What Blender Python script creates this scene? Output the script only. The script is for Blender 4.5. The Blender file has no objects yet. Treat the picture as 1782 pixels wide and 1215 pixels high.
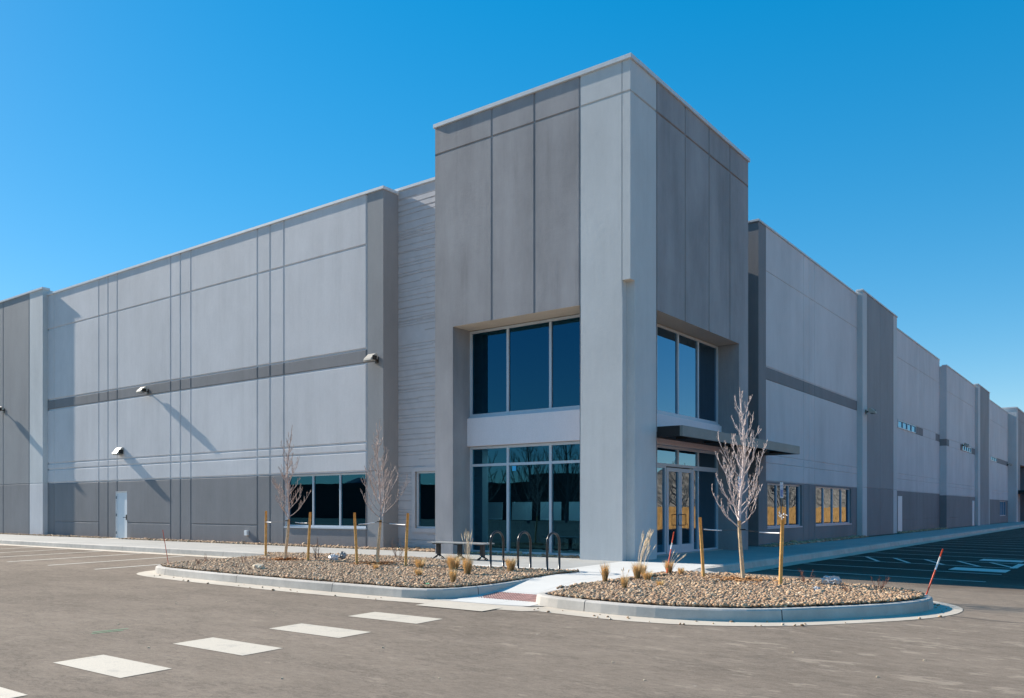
import bpy, bmesh, math, random
import numpy as np
from mathutils import Vector, Matrix, noise
from mathutils.geometry import delaunay_2d_cdt, tessellate_polygon

S = bpy.context.scene
C = S.collection
R = math.radians
PI = math.pi

# ------------------------------------------------------------------ camera, sky, sun, exposure
cam_d = bpy.data.cameras.new('camera')
cam = bpy.data.objects.new('camera', cam_d)
C.objects.link(cam)
cam.location = (0, 0, 1.5)
cam.rotation_euler = (R(90), 0, math.atan2(1094, 1468))
cam_d.sensor_width = 36
cam_d.lens = 36 * 1468 / 1782
cam_d.shift_y = (885 - 607.5) / 1782
cam_d.clip_end = 6000
S.camera = cam

SUN_EL, SUN_AZ = 29.0, 5.0          # the light travels towards +X and a little towards +Y
W = bpy.data.worlds.new('World')
S.world = W
W.use_nodes = True
nt = W.node_tree
nt.nodes.clear()
o_ = nt.nodes.new('ShaderNodeOutputWorld')
b_ = nt.nodes.new('ShaderNodeBackground')
s_ = nt.nodes.new('ShaderNodeTexSky')
h_ = nt.nodes.new('ShaderNodeHueSaturation')
s_.sky_type = 'NISHITA'
s_.sun_disc = False
s_.sun_elevation = R(SUN_EL)
s_.sun_rotation = R(-90 - SUN_AZ)
s_.altitude = 1600
s_.air_density = 1.0
s_.dust_density = 0.25
s_.ozone_density = 1.6
h_.inputs['Saturation'].default_value = 2.28
h_.inputs['Hue'].default_value = 0.495
h_.inputs['Value'].default_value = 1.54
b_.inputs['Strength'].default_value = 0.14
g_ = nt.nodes.new('ShaderNodeGamma')
g_.inputs['Gamma'].default_value = 0.50
nt.links.new(s_.outputs[0], g_.inputs['Color'])
nt.links.new(g_.outputs[0], h_.inputs['Color'])
nt.links.new(h_.outputs[0], b_.inputs[0])
nt.links.new(b_.outputs[0], o_.inputs[0])

sun_d = bpy.data.lights.new('sun', 'SUN')
sun_d.energy = 5.0
sun_d.angle = R(0.5)
sun_d.color = (1.0, 0.91, 0.79)
sun = bpy.data.objects.new('sun', sun_d)
C.objects.link(sun)
ldir = Vector((math.cos(R(SUN_AZ)) * math.cos(R(SUN_EL)), math.sin(R(SUN_AZ)) * math.cos(R(SUN_EL)), -math.sin(R(SUN_EL))))
sun.rotation_euler = ldir.to_track_quat('-Z', 'Y').to_euler()

S.view_settings.view_transform = 'Standard'
S.view_settings.look = 'None'
S.view_settings.exposure = 0.80
S.view_settings.gamma = 1
S.render.engine = 'CYCLES'
S.cycles.max_bounces = 8
S.cycles.transparent_max_bounces = 12
S.cycles.use_denoising = True

# ------------------------------------------------------------------ helpers
def tag(o, label=None, cat=None, group=None, kind=None):
    if label: o['label'] = label
    if cat: o['category'] = cat
    if group: o['group'] = group
    if kind: o['kind'] = kind
    return o

class MB:
    """collects geometry in world coordinates, builds ONE mesh object"""
    def __init__(s):
        s.v = []; s.f = []; s.m = []; s.sm = []
    def add(s, vs, fs, mi=0, smooth=False):
        b = len(s.v)
        s.v += [tuple(p) for p in vs]
        for f in fs:
            s.f.append(tuple(b + i for i in f)); s.m.append(mi); s.sm.append(smooth)
    def quad(s, a, b, c, d, mi=0):
        s.add([a, b, c, d], [(0, 1, 2, 3)], mi)
    def box(s, x0, x1, y0, y1, z0, z1, mi=0, rot=0, ctr=None):
        vs = [(x, y, z) for z in (z0, z1) for x, y in ((x0, y0), (x1, y0), (x1, y1), (x0, y1))]
        if rot:
            cx, cy = ctr or ((x0 + x1) / 2, (y0 + y1) / 2)
            c, n = math.cos(rot), math.sin(rot)
            vs = [(cx + (x - cx) * c - (y - cy) * n, cy + (x - cx) * n + (y - cy) * c, z) for x, y, z in vs]
        s.add(vs, [(3, 2, 1, 0), (4, 5, 6, 7), (0, 1, 5, 4), (1, 2, 6, 5), (2, 3, 7, 6), (3, 0, 4, 7)], mi)
    def prism(s, poly, axis, a, b, mi=0):
        """poly: 2-D outline (counter-clockwise); axis 'x','y','z' = extrusion direction"""
        def P(p, t):
            return {'x': (t, p[0], p[1]), 'y': (p[0], t, p[1]), 'z': (p[0], p[1], t)}[axis]
        n = len(poly)
        vs = [P(p, a) for p in poly] + [P(p, b) for p in poly]
        fs = [tuple(range(n))[::-1], tuple(range(n, 2 * n))]
        for i in range(n):
            j = (i + 1) % n
            fs.append((i, j, n + j, n + i))
        s.add(vs, fs, mi)
    def tube(s, pts, rad, n=6, mi=0, cap=True, smooth=True):
        pts = [Vector(p) for p in pts]
        if not isinstance(rad, (list, tuple)): rad = [rad] * len(pts)
        vs = []; fs = []
        up = Vector((0.13, 0.31, 0.94)).normalized()
        k = len(pts)
        for i, p in enumerate(pts):
            t = (pts[min(i + 1, k - 1)] - pts[max(i - 1, 0)])
            if t.length < 1e-9: t = Vector((0, 0, 1))
            t.normalize()
            a = t.cross(up)
            if a.length < 0.05: a = t.cross(Vector((1, 0, 0)))
            a.normalize(); b = t.cross(a)
            for j in range(n):
                w = 2 * PI * j / n
                vs.append(p + (a * math.cos(w) + b * math.sin(w)) * rad[i])
        for i in range(k - 1):
            for j in range(n):
                j2 = (j + 1) % n
                fs.append((i * n + j, i * n + j2, (i + 1) * n + j2, (i + 1) * n + j))
        if cap:
            fs.append(tuple(range(n))); fs.append(tuple(range((k - 1) * n, k * n))[::-1])
        s.add(vs, fs, mi, smooth)
    def build(s, name, mats, parent=None, org=(0, 0, 0), bevel=0.0):
        me = bpy.data.meshes.new(name)
        ox, oy, oz = org
        me.from_pydata([(x - ox, y - oy, z - oz) for x, y, z in s.v], [], s.f)
        if not isinstance(mats, (list, tuple)): mats = [mats]
        for m in mats: me.materials.append(m)
        me.polygons.foreach_set('material_index', s.m)
        me.polygons.foreach_set('use_smooth', s.sm)
        me.update()
        o = bpy.data.objects.new(name, me)
        C.objects.link(o)
        if parent is not None: o.parent = parent
        else: o.location = org
        if bevel:
            bm = bmesh.new(); bm.from_mesh(me)
            bmesh.ops.remove_doubles(bm, verts=bm.verts, dist=1e-5)
            bmesh.ops.recalc_face_normals(bm, faces=bm.faces)
            es = [e for e in bm.edges if len(e.link_faces) == 2 and e.calc_face_angle(0) > 0.6]
            bmesh.ops.bevel(bm, geom=es, offset=bevel, segments=2, affect='EDGES', clamp_overlap=True)
            bm.to_mesh(me); bm.free()
        return o

def empty(name, loc, rz=0):
    o = bpy.data.objects.new(name, None)
    C.objects.link(o); o.location = loc; o.rotation_euler = (0, 0, rz)
    o.empty_display_size = 0.2
    return o

def copy_tree(o, parent=None):
    c = o.copy(); C.objects.link(c); c.parent = parent
    for ch in list(o.children): copy_tree(ch, c)
    return c

# ------------------------------------------------------------------ materials
class NT:
    def __init__(s, name):
        s.mat = bpy.data.materials.new(name); s.mat.use_nodes = True
        s.t = s.mat.node_tree; s.t.nodes.clear()
        s.out = s.n('ShaderNodeOutputMaterial')
    def n(s, typ, **kw):
        x = s.t.nodes.new(typ)
        for k, v in kw.items(): setattr(x, k, v)
        return x
    def l(s, a, b): s.t.links.new(a, b)
    def coords(s, scale=(1, 1, 1)):
        tc = s.n('ShaderNodeTexCoord'); mp = s.n('ShaderNodeMapping')
        mp.inputs['Scale'].default_value = scale
        s.l(tc.outputs['Object'], mp.inputs['Vector'])
        return mp.outputs[0]
    def noise(s, vec, scale, detail=4, rough=0.55):
        x = s.n('ShaderNodeTexNoise'); s.l(vec, x.inputs['Vector'])
        x.inputs['Scale'].default_value = scale; x.inputs['Detail'].default_value = detail
        x.inputs['Roughness'].default_value = rough
        return x.outputs['Fac']
    def rng(s, v, a, b, c, d):
        x = s.n('ShaderNodeMapRange'); s.l(v, x.inputs['Value'])
        for k, q in zip(('From Min', 'From Max', 'To Min', 'To Max'), (a, b, c, d)): x.inputs[k].default_value = q
        return x.outputs[0]
    def math(s, op, a, b=None):
        x = s.n('ShaderNodeMath', operation=op)
        for i, q in enumerate((a, b)):
            if q is None: continue
            if isinstance(q, (int, float)): x.inputs[i].default_value = q
            else: s.l(q, x.inputs[i])
        return x.outputs[0]
    def mix(s, fac, a, b, blend='MIX'):
        x = s.n('ShaderNodeMix', data_type='RGBA', blend_type=blend)
        for i, q in ((0, fac), (6, a), (7, b)):
            if isinstance(q, (int, float)): x.inputs[i].default_value = q
            elif isinstance(q, tuple): x.inputs[i].default_value = q if len(q) == 4 else q + (1,)
            else: s.l(q, x.inputs[i])
        return x.outputs[2]
    def ramp(s, v, stops, interp='LINEAR'):
        x = s.n('ShaderNodeValToRGB'); s.l(v, x.inputs[0])
        cr = x.color_ramp; cr.interpolation = interp
        while len(cr.elements) < len(stops): cr.elements.new(0.5)
        for e, (p, c) in zip(cr.elements, stops): e.position = p; e.color = c + (1,)
        return x.outputs[0]
    def bsdf(s, col, rough=0.8, metal=0.0, spec=0.3, bump=None, bstr=0.3, bdist=0.01):
        b = s.n('ShaderNodeBsdfPrincipled')
        if isinstance(col, tuple): b.inputs['Base Color'].default_value = col + (1,)
        else: s.l(col, b.inputs['Base Color'])
        if isinstance(rough, (int, float)): b.inputs['Roughness'].default_value = rough
        else: s.l(rough, b.inputs['Roughness'])
        b.inputs['Metallic'].default_value = metal
        b.inputs['Specular IOR Level'].default_value = spec
        if bump is not None:
            bp = s.n('ShaderNodeBump'); s.l(bump, bp.inputs['Height'])
            bp.inputs['Strength'].default_value = bstr; bp.inputs['Distance'].default_value = bdist
            s.l(bp.outputs[0], b.inputs['Normal'])
        s.l(b.outputs[0], s.out.inputs[0])
        return s.mat

def plain(name, col, rough=0.6, metal=0.0, spec=0.4, var=0.08, scale=6, bstr=0.0):
    t = NT(name); v = t.coords()
    n = t.noise(v, scale, 5)
    f = t.rng(n, 0.3, 0.7, 1 - var, 1 + var)
    g = t.n('ShaderNodeCombineXYZ')
    for i in range(3): t.l(f, g.inputs[i])
    c = t.mix(1.0, col, g.outputs[0], 'MULTIPLY')
    return t.bsdf(c, rough, metal, spec, bump=(t.noise(v, scale * 8, 3) if bstr else None), bstr=bstr, bdist=0.004)

def wallmat(name, col, stain=0.10, warm=0.0, bstr=0.5):
    """rolled paint on tilt-up concrete: faint vertical streaks, cloudy patches, fine grain"""
    t = NT(name)
    v = t.coords()
    vs = t.coords((1.6, 1.6, 0.22))
    patch = t.noise(t.coords((1, 1, 0.6)), 0.42, 6, 0.62)
    streak = t.noise(vs, 0.9, 6, 0.6)
    fine = t.noise(v, 45, 3, 0.6)
    fine2 = t.noise(t.coords((14, 14, 3.0)), 1.0, 4, 0.6)
    f = t.math('ADD', t.rng(patch, 0.3, 0.7, -stain * 1.25, stain * 1.25), t.rng(streak, 0.3, 0.7, -stain * 0.6, stain * 0.6))
    f = t.math('ADD', f, t.rng(fine, 0.3, 0.7, -0.05, 0.05))
    f = t.math('ADD', f, t.rng(fine2, 0.3, 0.7, -0.018, 0.018))
    dr_ = t.math('MULTIPLY', t.rng(t.noise(t.coords((3.4, 3.4, 0.16)), 1.0, 5, 0.7), 0.50, 0.68, 0.0, 1.0), t.rng(t.noise(v, 0.3, 3, 0.5), 0.42, 0.6, 0.0, 1.0))
    f = t.math('ADD', f, t.math('MULTIPLY', dr_, -stain * 0.8))
    f = t.math('ADD', f, 1.0)
    g = t.n('ShaderNodeCombineXYZ')
    for i in range(3): t.l(f, g.inputs[i])
    c = t.mix(1.0, col, g.outputs[0], 'MULTIPLY')
    h = t.math('ADD', t.noise(v, 90, 3, 0.6), t.math('MULTIPLY', t.noise(v, 9, 3), 0.9))
    return t.bsdf(c, 0.75, 0, 0.25, bump=h, bstr=bstr, bdist=0.006)

M = {}
M['paint_light'] = wallmat('light grey wall paint', (0.62, 0.60, 0.605), 0.07)
M['paint_mid'] = wallmat('middle grey wall paint', (0.292, 0.291, 0.297), 0.07)
M['paint_dark'] = wallmat('dark grey wall paint', (0.225, 0.221, 0.228), 0.09)
M['paint_tower'] = wallmat('charcoal grey tower paint', (0.318, 0.306, 0.314), 0.17, bstr=0.7)
M['paint_column'] = wallmat('pale grey column paint', (0.57, 0.577, 0.578), 0.07, bstr=0.6)
M['paint_sill'] = wallmat('light lilac grey spandrel paint', (0.80, 0.75, 0.77), 0.03, bstr=0.15)
M['soffit'] = wallmat('cream soffit paint', (0.70, 0.62, 0.52), 0.04)
M['siding'] = plain('grey board siding', (0.52, 0.50, 0.51), 0.6, var=0.06, scale=3)
M['coping'] = plain('pale metal coping', (0.62, 0.64, 0.66), 0.42, 0.0, 0.5, var=0.05)
M['alu'] = plain('silver window aluminium', (0.50, 0.56, 0.62), 0.38, 0.0, 0.5, var=0.03)
M['joint'] = plain('dark joint sealant', (0.06, 0.06, 0.065), 0.9)
M['door_paint'] = plain('pale blue grey door paint', (0.72, 0.74, 0.76), 0.5, var=0.03)
M['black_metal'] = plain('black powder coated steel', (0.018, 0.018, 0.02), 0.32, 0.0, 0.6, var=0.1)
M['canopy'] = plain('dark bronze canopy steel', (0.16, 0.18, 0.18), 0.45, 0.0, 0.5, var=0.12, scale=2)
M['canopy_dark'] = plain('black canopy steel', (0.012, 0.012, 0.013), 0.6)
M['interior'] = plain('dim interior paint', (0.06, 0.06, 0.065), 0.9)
M['roofing'] = plain('pale roofing membrane', (0.45, 0.45, 0.44), 0.9)
M['lamp_shell'] = plain('pale bronze lamp housing', (0.46, 0.42, 0.36), 0.45, var=0.04)
M['lamp_dark'] = plain('dark lamp lens', (0.03, 0.025, 0.02), 0.25)
M['wood_stake'] = plain('yellow pine stake', (0.62, 0.34, 0.10), 0.75, var=0.25, scale=14)
M['trunk_wrap'] = plain('tan young trunk bark', (0.60, 0.44, 0.27), 0.8, var=0.25, scale=18)
M['twig'] = plain('pale grey bark', (0.62, 0.52, 0.49), 0.75, var=0.2, scale=12)
M['twig_brown'] = plain('light reddish grey bark', (0.50, 0.40, 0.36), 0.75, var=0.3, scale=12)
M['twig_dark'] = plain('grey brown bark', (0.25, 0.18, 0.15), 0.8, var=0.2, scale=12)
M['strap'] = plain('white nylon strap', (0.75, 0.75, 0.76), 0.5)
M['rubber'] = plain('black rubber tie', (0.02, 0.02, 0.02), 0.7)
M['orange'] = plain('orange red marker plastic', (0.72, 0.09, 0.04), 0.4, var=0.03)
M['white_plastic'] = plain('white reflective tape', (0.8, 0.8, 0.8), 0.4, var=0.02)
M['straw'] = plain('dry straw grass', (0.74, 0.52, 0.25), 0.8, var=0.25, scale=30)
M['straw_pale'] = plain('pale dry seed heads', (0.78, 0.64, 0.45), 0.8, var=0.2, scale=30)
M['reddish'] = plain('reddish brown twigs', (0.22, 0.10, 0.07), 0.8, var=0.2, scale=30)
M['mulch'] = plain('orange wood mulch', (0.46, 0.24, 0.10), 0.9, var=0.5, scale=40, bstr=0.6)
M['boulder'] = plain('pale sandstone', (0.62, 0.50, 0.36), 0.85, var=0.15, scale=9, bstr=0.6)
M['bag'] = plain('crumpled translucent plastic', (0.55, 0.55, 0.56), 0.2, 0.0, 0.8, var=0.35, scale=14)
M['bag_dark'] = plain('grey plastic sheet', (0.33, 0.32, 0.31), 0.6, 0.0, 0.3, var=0.4, scale=14)
M['bench_top'] = plain('light grey bench slats', (0.42, 0.41, 0.39), 0.5, var=0.08)
M['sign_white'] = plain('white sign sheet', (0.75, 0.78, 0.78), 0.4, var=0.02)
M['sign_blue'] = plain('blue sign sheet', (0.02, 0.15, 0.5), 0.4, var=0.02)
M['fence_wood'] = plain('cedar fence boards', (0.66, 0.245, 0.06), 0.8, var=0.3, scale=1.5)
M['far_wall'] = plain('brown brick of far building', (0.10, 0.075, 0.06), 0.9, var=0.2)
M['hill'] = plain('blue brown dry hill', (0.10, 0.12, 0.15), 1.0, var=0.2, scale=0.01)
M['board'] = plain('white display board', (0.8, 0.8, 0.8), 0.6, var=0.02)
M['blue_tape'] = plain('light blue sticker', (0.05, 0.45, 0.8), 0.5, var=0.02)
M['green_bit'] = plain('green plastic scrap', (0.02, 0.5, 0.2), 0.4, var=0.05)

def glassmat(name, refl=(0.62, 0.85, 1.0), base=0.2, tint=(0.16, 0.34, 0.44), rip=0.12):
    t = NT(name)
    g = t.n('ShaderNodeBsdfGlossy'); g.inputs['Roughness'].default_value = 0.0
    g.inputs['Color'].default_value = refl + (1,)
    tr = t.n('ShaderNodeBsdfTransparent'); tr.inputs['Color'].default_value = tint + (1,)
    fr = t.n('ShaderNodeFresnel'); fr.inputs['IOR'].default_value = 1.5
    f = t.math('ADD', t.math('MULTIPLY', fr.outputs[0], 1.0 - base), base)
    # the panes are never perfectly flat: a very slow ripple
    bp = t.n('ShaderNodeBump'); bp.inputs['Strength'].default_value = rip; bp.inputs['Distance'].default_value = 0.006
    t.l(t.noise(t.coords(), 1.1, 1, 0.4), bp.inputs['Height'])
    t.l(bp.outputs[0], g.inputs['Normal'])
    mx = t.n('ShaderNodeMixShader'); t.l(f, mx.inputs[0]); t.l(tr.outputs[0], mx.inputs[1]); t.l(g.outputs[0], mx.inputs[2])
    t.l(mx.outputs[0], t.out.inputs[0])
    return t.mat
M['glass'] = glassmat('blue tinted glazing', (0.09, 0.37, 0.60), 0.15, (0.08, 0.30, 0.46))
M['glass_clear'] = glassmat('reflective glazing', (0.46, 0.74, 0.98), 0.30, (0.04, 0.13, 0.20), 0.3)

def concrete(name, col, joints=None, var=0.10):
    t = NT(name); v = t.coords()
    a = t.noise(v, 0.5, 5, 0.6); b = t.noise(v, 5, 6, 0.65); c = t.noise(v, 120, 2)
    f = t.math('ADD', t.rng(a, 0.3, 0.7, -var, var), t.rng(b, 0.3, 0.7, -var * 0.6, var * 0.6))
    f = t.math('ADD', t.math('ADD', f, t.rng(c, 0.3, 0.7, -0.04, 0.04)), 1.0)
    h = t.math('MULTIPLY', c, 0.3)
    if joints:
        sep = t.n('ShaderNodeSeparateXYZ'); t.l(v, sep.inputs[0])
        for i, step, off in joints:
            m = t.math('ABSOLUTE', t.math('SUBTRACT', t.math('FRACT', t.math('ADD', t.math('DIVIDE', sep.outputs[i], step), off)), 0.5))
            k = t.rng(m, 0.0, 0.009 / step, 0.0, 1.0)     # tooled joint
            f = t.math('MULTIPLY', f, t.rng(k, 0, 1, 0.55, 1.0))
            h = t.math('ADD', h, k)
    g = t.n('ShaderNodeCombineXYZ')
    for i in range(3): t.l(f, g.inputs[i])
    cc = t.mix(1.0, col, g.outputs[0], 'MULTIPLY')
    # scattered dark stains
    st = t.rng(t.noise(v, 1.7, 6, 0.7), 0.62, 0.75, 0.0, 0.35)
    cc = t.mix(st, cc, (0.13, 0.13, 0.12))
    return t.bsdf(cc, 0.85, 0, 0.25, bump=h, bstr=0.35, bdist=0.01)
M['walk'] = concrete('broom finished concrete', (0.40, 0.39, 0.365), [(0, 1.52, 0.2), (1, 1.52, 0.35)])
M['kerb'] = concrete('kerb concrete', (0.52, 0.48, 0.43), None, 0.16)
M['gutter'] = concrete('pale dusty gutter concrete', (0.56, 0.49, 0.40), None, 0.10)

def asphalt():
    t = NT('dusty asphalt'); v = t.coords(); vs = t.coords((1.0, 0.28, 1)); 
    rot = t.n('ShaderNodeMapping'); rot.inputs['Rotation'].default_value = (0, 0, R(-36)); rot.inputs['Scale'].default_value = (0.5, 1.25, 1)
    tc = t.n('ShaderNodeTexCoord'); t.l(tc.outputs['Object'], rot.inputs['Vector'])
    big = t.noise(v, 0.12, 5, 0.6)
    stre = t.noise(rot.outputs[0], 0.9, 7, 0.68)
    stre2 = t.noise(rot.outputs[0], 4.0, 6, 0.7)
    fine = t.noise(v, 60, 3, 0.7)
    grit = t.noise(v, 260, 2, 0.8)
    f = t.math('ADD', t.rng(big, 0.3, 0.7, -0.16, 0.16), t.rng(stre, 0.3, 0.7, -0.10, 0.11))
    f = t.math('ADD', f, t.rng(stre2, 0.3, 0.7, -0.10, 0.10))
    f = t.math('ADD', f, t.rng(t.noise(rot.outputs[0], 15, 5, 0.75), 0.3, 0.7, -0.17, 0.17))
    f = t.math('ADD', f, t.rng(fine, 0.3, 0.7, -0.13, 0.13))
    f = t.math('ADD', f, t.rng(grit, 0.25, 0.75, -0.24, 0.24))
    f = t.math('ADD', f, 1.0)
    g = t.n('ShaderNodeCombineXYZ')
    for i in range(3): t.l(f, g.inputs[i])
    c = t.mix(1.0, (0.254, 0.206, 0.163), g.outputs[0], 'MULTIPLY')
    # base colour multiplied darker along +Y towards the bays, with a ragged noise edge
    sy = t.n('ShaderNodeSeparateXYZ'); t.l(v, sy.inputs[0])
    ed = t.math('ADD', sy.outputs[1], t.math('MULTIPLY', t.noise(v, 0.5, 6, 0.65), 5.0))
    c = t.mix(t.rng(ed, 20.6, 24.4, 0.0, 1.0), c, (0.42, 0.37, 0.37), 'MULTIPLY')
    # dried mud and dust flecks, more of them near the tip of the eastern bed
    sep = t.n('ShaderNodeSeparateXYZ'); t.l(v, sep.inputs[0])
    d = t.math('SQRT', t.math('ADD', t.math('POWER', t.math('ADD', sep.outputs[0], 2.3), 2.0), t.math('POWER', t.math('SUBTRACT', sep.outputs[1], 11.5), 2.0)))
    near = t.rng(d, 1.0, 9.0, 0.105, 0.0)
    sp = t.noise(rot.outputs[0], 3.6, 8, 0.66)
    fl = t.rng(t.math('ADD', sp, near), 0.665, 0.72, 0.0, 0.6)
    c = t.mix(fl, c, (0.40, 0.33, 0.26))
    vo = t.n('ShaderNodeTexVoronoi'); t.l(v, vo.inputs['Vector']); vo.inputs['Scale'].default_value = 1.3; vo.inputs['Randomness'].default_value = 1
    pb = t.rng(vo.outputs['Distance'], 0.018, 0.024, 0.8, 0.0)
    c = t.mix(pb, c, (0.42, 0.38, 0.33))
    # hairline crack / tyre scuffs
    w = t.noise(rot.outputs[0], 0.35, 8, 0.75)
    scuff = t.rng(t.math('ABSOLUTE', t.math('SUBTRACT', w, 0.5)), 0.0, 0.012, 0.28, 0.0)
    c = t.mix(scuff, c, (0.06, 0.055, 0.05))
    h = t.math('ADD', t.math('MULTIPLY', fine, 0.7), grit)
    return t.bsdf(c, 0.95, 0, 0.03, bump=h, bstr=0.55, bdist=0.008)
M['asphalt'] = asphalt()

def paintmat(name, col, wear=0.5):
    t = NT(name); v = t.coords()
    n = t.noise(v, 3.0, 8, 0.75); n2 = t.noise(v, 70, 3, 0.7)
    k = t.math('ADD', t.rng(n, 0.54, 0.70, 0.0, wear), t.rng(n2, 0.52, 0.72, 0.0, 0.55))
    c = t.mix(k, col, (0.30, 0.28, 0.25))
    return t.bsdf(c, 0.7, 0, 0.3, bump=n2, bstr=0.3, bdist=0.004)
M['line_white'] = paintmat('white road paint', (0.60, 0.53, 0.43))
M['line_stall'] = paintmat('worn white stall paint', (0.72, 0.68, 0.60), 0.25)
M['mark_green'] = paintmat('green utility mark', (0.18, 0.36, 0.20), 0.9)
M['mark_blue'] = paintmat('faint blue utility mark', (0.15, 0.24, 0.30), 0.9)
M['domes'] = plain('dusty brick red tactile plate', (0.42, 0.235, 0.20), 0.8, var=0.35, scale=9)

def stonemat(name):
    t = NT(name)
    at = t.n('ShaderNodeAttribute'); at.attribute_name = 'rnd'
    c = t.ramp(at.outputs['Fac'], [(0.0, (0.36, 0.23, 0.14)), (0.16, (0.54, 0.37, 0.22)), (0.34, (0.27, 0.165, 0.10)), (0.48, (0.40, 0.30, 0.21)),
                                   (0.62, (0.66, 0.48, 0.30)), (0.76, (0.20, 0.13, 0.09)), (0.87, (0.46, 0.25, 0.14)), (0.95, (0.72, 0.60, 0.46))], 'CONSTANT')
    n = t.noise(t.coords(), 70, 4)
    c = t.mix(0.35, c, t.ramp(n, [(0.3, (0.25, 0.15, 0.085)), (0.7, (0.70, 0.45, 0.27))]))
    return t.bsdf(c, 0.75, 0, 0.3)
M['stones'] = stonemat('mixed river cobble')
M['bed'] = plain('sandy bed soil', (0.10, 0.07, 0.045), 0.95, var=0.4, scale=20, bstr=0.5)

# ------------------------------------------------------------------ ground shape
def dist(x, y): return math.hypot(max(0, x + 7.9), max(0, 15.9 - y))
def zg(x, y): return -0.03 - 0.0165 * min(dist(x, y), 26)     # the lot falls gently away from the walks
def ztop(x, y): return zg(x, y) + 0.18
def in_ramp(x, y): return -9.95 < x < -7.75 and y < 13.9
def zwalk(x, y):
    z = ztop(x, y)
    if y < 13.9:
        k = min(1, max(0, (13.9 - y) / 2.4)); k = k * k * (3 - 2 * k)
        z = z * (1 - k) + (zg(x, y) + 0.012) * k
    return z

def smooth_path(pts, step=0.3):
    """Catmull-Rom through pts, resampled"""
    P = [Vector(p).to_2d() for p in pts]
    out = []
    for i in range(len(P) - 1):
        p0 = P[max(i - 1, 0)]; p1 = P[i]; p2 = P[i + 1]; p3 = P[min(i + 2, len(P) - 1)]
        L = (p2 - p1).length
        if L > 6: out += [p1.lerp(p2, k / max(1, int(L / 1.0))) for k in range(int(L / 1.0))]; continue
        n = max(2, int(L / step))
        for k in range(n):
            t = k / n
            a = 2 * p1; b = (p2 - p0) ; c = 2 * p0 - 5 * p1 + 4 * p2 - p3; d = -p0 + 3 * p1 - 3 * p2 + p3
            if L > 0:
                q = 0.5 * (a + b * t + c * t * t + d * t ** 3)
            out.append(q)
    out.append(P[-1])
    return out

# outer edge of the kerb (face at asphalt); the ramp opening lies between the two paths
KW = smooth_path([(-75, 15.95), (-22.3, 15.95), (-20.9, 15.85), (-20.15, 15.1), (-20.0, 13.8), (-20.05, 12.4), (-19.75, 11.6), (-19.0, 11.28), (-17.6, 11.12), (-16.3, 11.03),
                  (-13.4, 10.93), (-11.2, 10.93), (-10.45, 10.98), (-9.9, 11.25), (-9.62, 11.9), (-9.55, 12.8), (-9.65, 13.8)], 0.25)
KE = smooth_path([(-8.05, 13.3), (-8.16, 12.5), (-8.2, 11.9), (-8.08, 11.5), (-7.7, 11.3), (-7.2, 11.2), (-6.3, 11.12), (-5.4, 11.22), (-4.5, 11.65), (-3.75, 12.45), (-3.0, 13.6), (-2.68, 14.6),
                  (-2.8, 15.4), (-3.4, 15.95), (-4.6, 16.3), (-6.2, 16.65), (-7.2, 17.05), (-7.75, 17.7), (-7.95, 18.8), (-7.95, 21), (-7.95, 125)], 0.25)

def polyfill(name, outline, zfn, mat, holes=(), step=0.5, kind='structure', bounds=None):
    """one sheet filling a 2-D outline, following the ground height"""
    n = len(outline)
    pts = [Vector((p[0], p[1])) for p in outline]
    edges = [(i, (i + 1) % n) for i in range(n)]
    xs = [p.x for p in pts]; ys = [p.y for p in pts]
    x0, x1, y0, y1 = bounds or (min(xs), max(xs), min(ys), max(ys))
    x = x0 + step / 2
    while x < x1:
        y = y0 + step / 2
        while y < y1:
            pts.append(Vector((x + 0.013 * math.sin(y * 7), y))); y += step
        x += step
    vs, es, fs, *_ = delaunay_2d_cdt(pts, edges, [], 1, 1e-5)
    mb = MB(); mb.v = [(v.x, v.y, zfn(v.x, v.y)) for v in vs]
    for f in fs:
        c = [vs[i] for i in f]
        a = (c[1] - c[0]).cross(c[2] - c[0])
        mb.f.append(tuple(f) if a > 0 else tuple(f)[::-1]); mb.m.append(0); mb.sm.append(False)
    o = mb.build(name, mat)
    # CDT type 1 keeps the inside of the outline only
    return tag(o, kind=kind)

def inside(poly, x, y):
    r = np.zeros(x.shape, bool); n = len(poly); j = n - 1
    for i in range(n):
        xi, yi = poly[i][0], poly[i][1]; xj, yj = poly[j][0], poly[j][1]
        c = ((yi > y) != (yj > y)) & (x < (xj - xi) * (y - yi) / (yj - yi + 1e-12) + xi)
        r ^= c; j = i
    return r

# asphalt: a single sheet to the horizon
def axis(c, lo, hi, fine0, fine1, st):
    a = list(np.arange(fine0, fine1 + 1e-6, st)); g = st; p = fine0
    while p > lo: g *= 1.5; p -= g; a.insert(0, max(p, lo))
    g = st; p = fine1
    while p < hi: g *= 1.5; p += g; a.append(min(p, hi))
    return a
gx = axis(0, -2500, 2500, -50, 22, 1.0); gy = axis(0, -2500, 2500, -12, 60, 1.0)
mb = MB()
mb.v = [(x, y, zg(x, y)) for y in gy for x in gx]
nx = len(gx)
for j in range(len(gy) - 1):
    for i in range(nx - 1):
        mb.f.append((j * nx + i, j * nx + i + 1, (j + 1) * nx + i + 1, (j + 1) * nx + i)); mb.m.append(0); mb.sm.append(True)
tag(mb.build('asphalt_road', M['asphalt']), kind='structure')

# kerbs: swept concrete profile cast in lengths with tooled joints, and a gutter pan in front
def offs(path, d):
    out = []
    n = len(path)
    for i in range(n):
        t = path[min(i + 1, n - 1)] - path[max(i - 1, 0)]
        t.normalize()
        out.append(path[i] + Vector((t.y, -t.x)) * d)       # to the right of travel = road side
    return out

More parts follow.
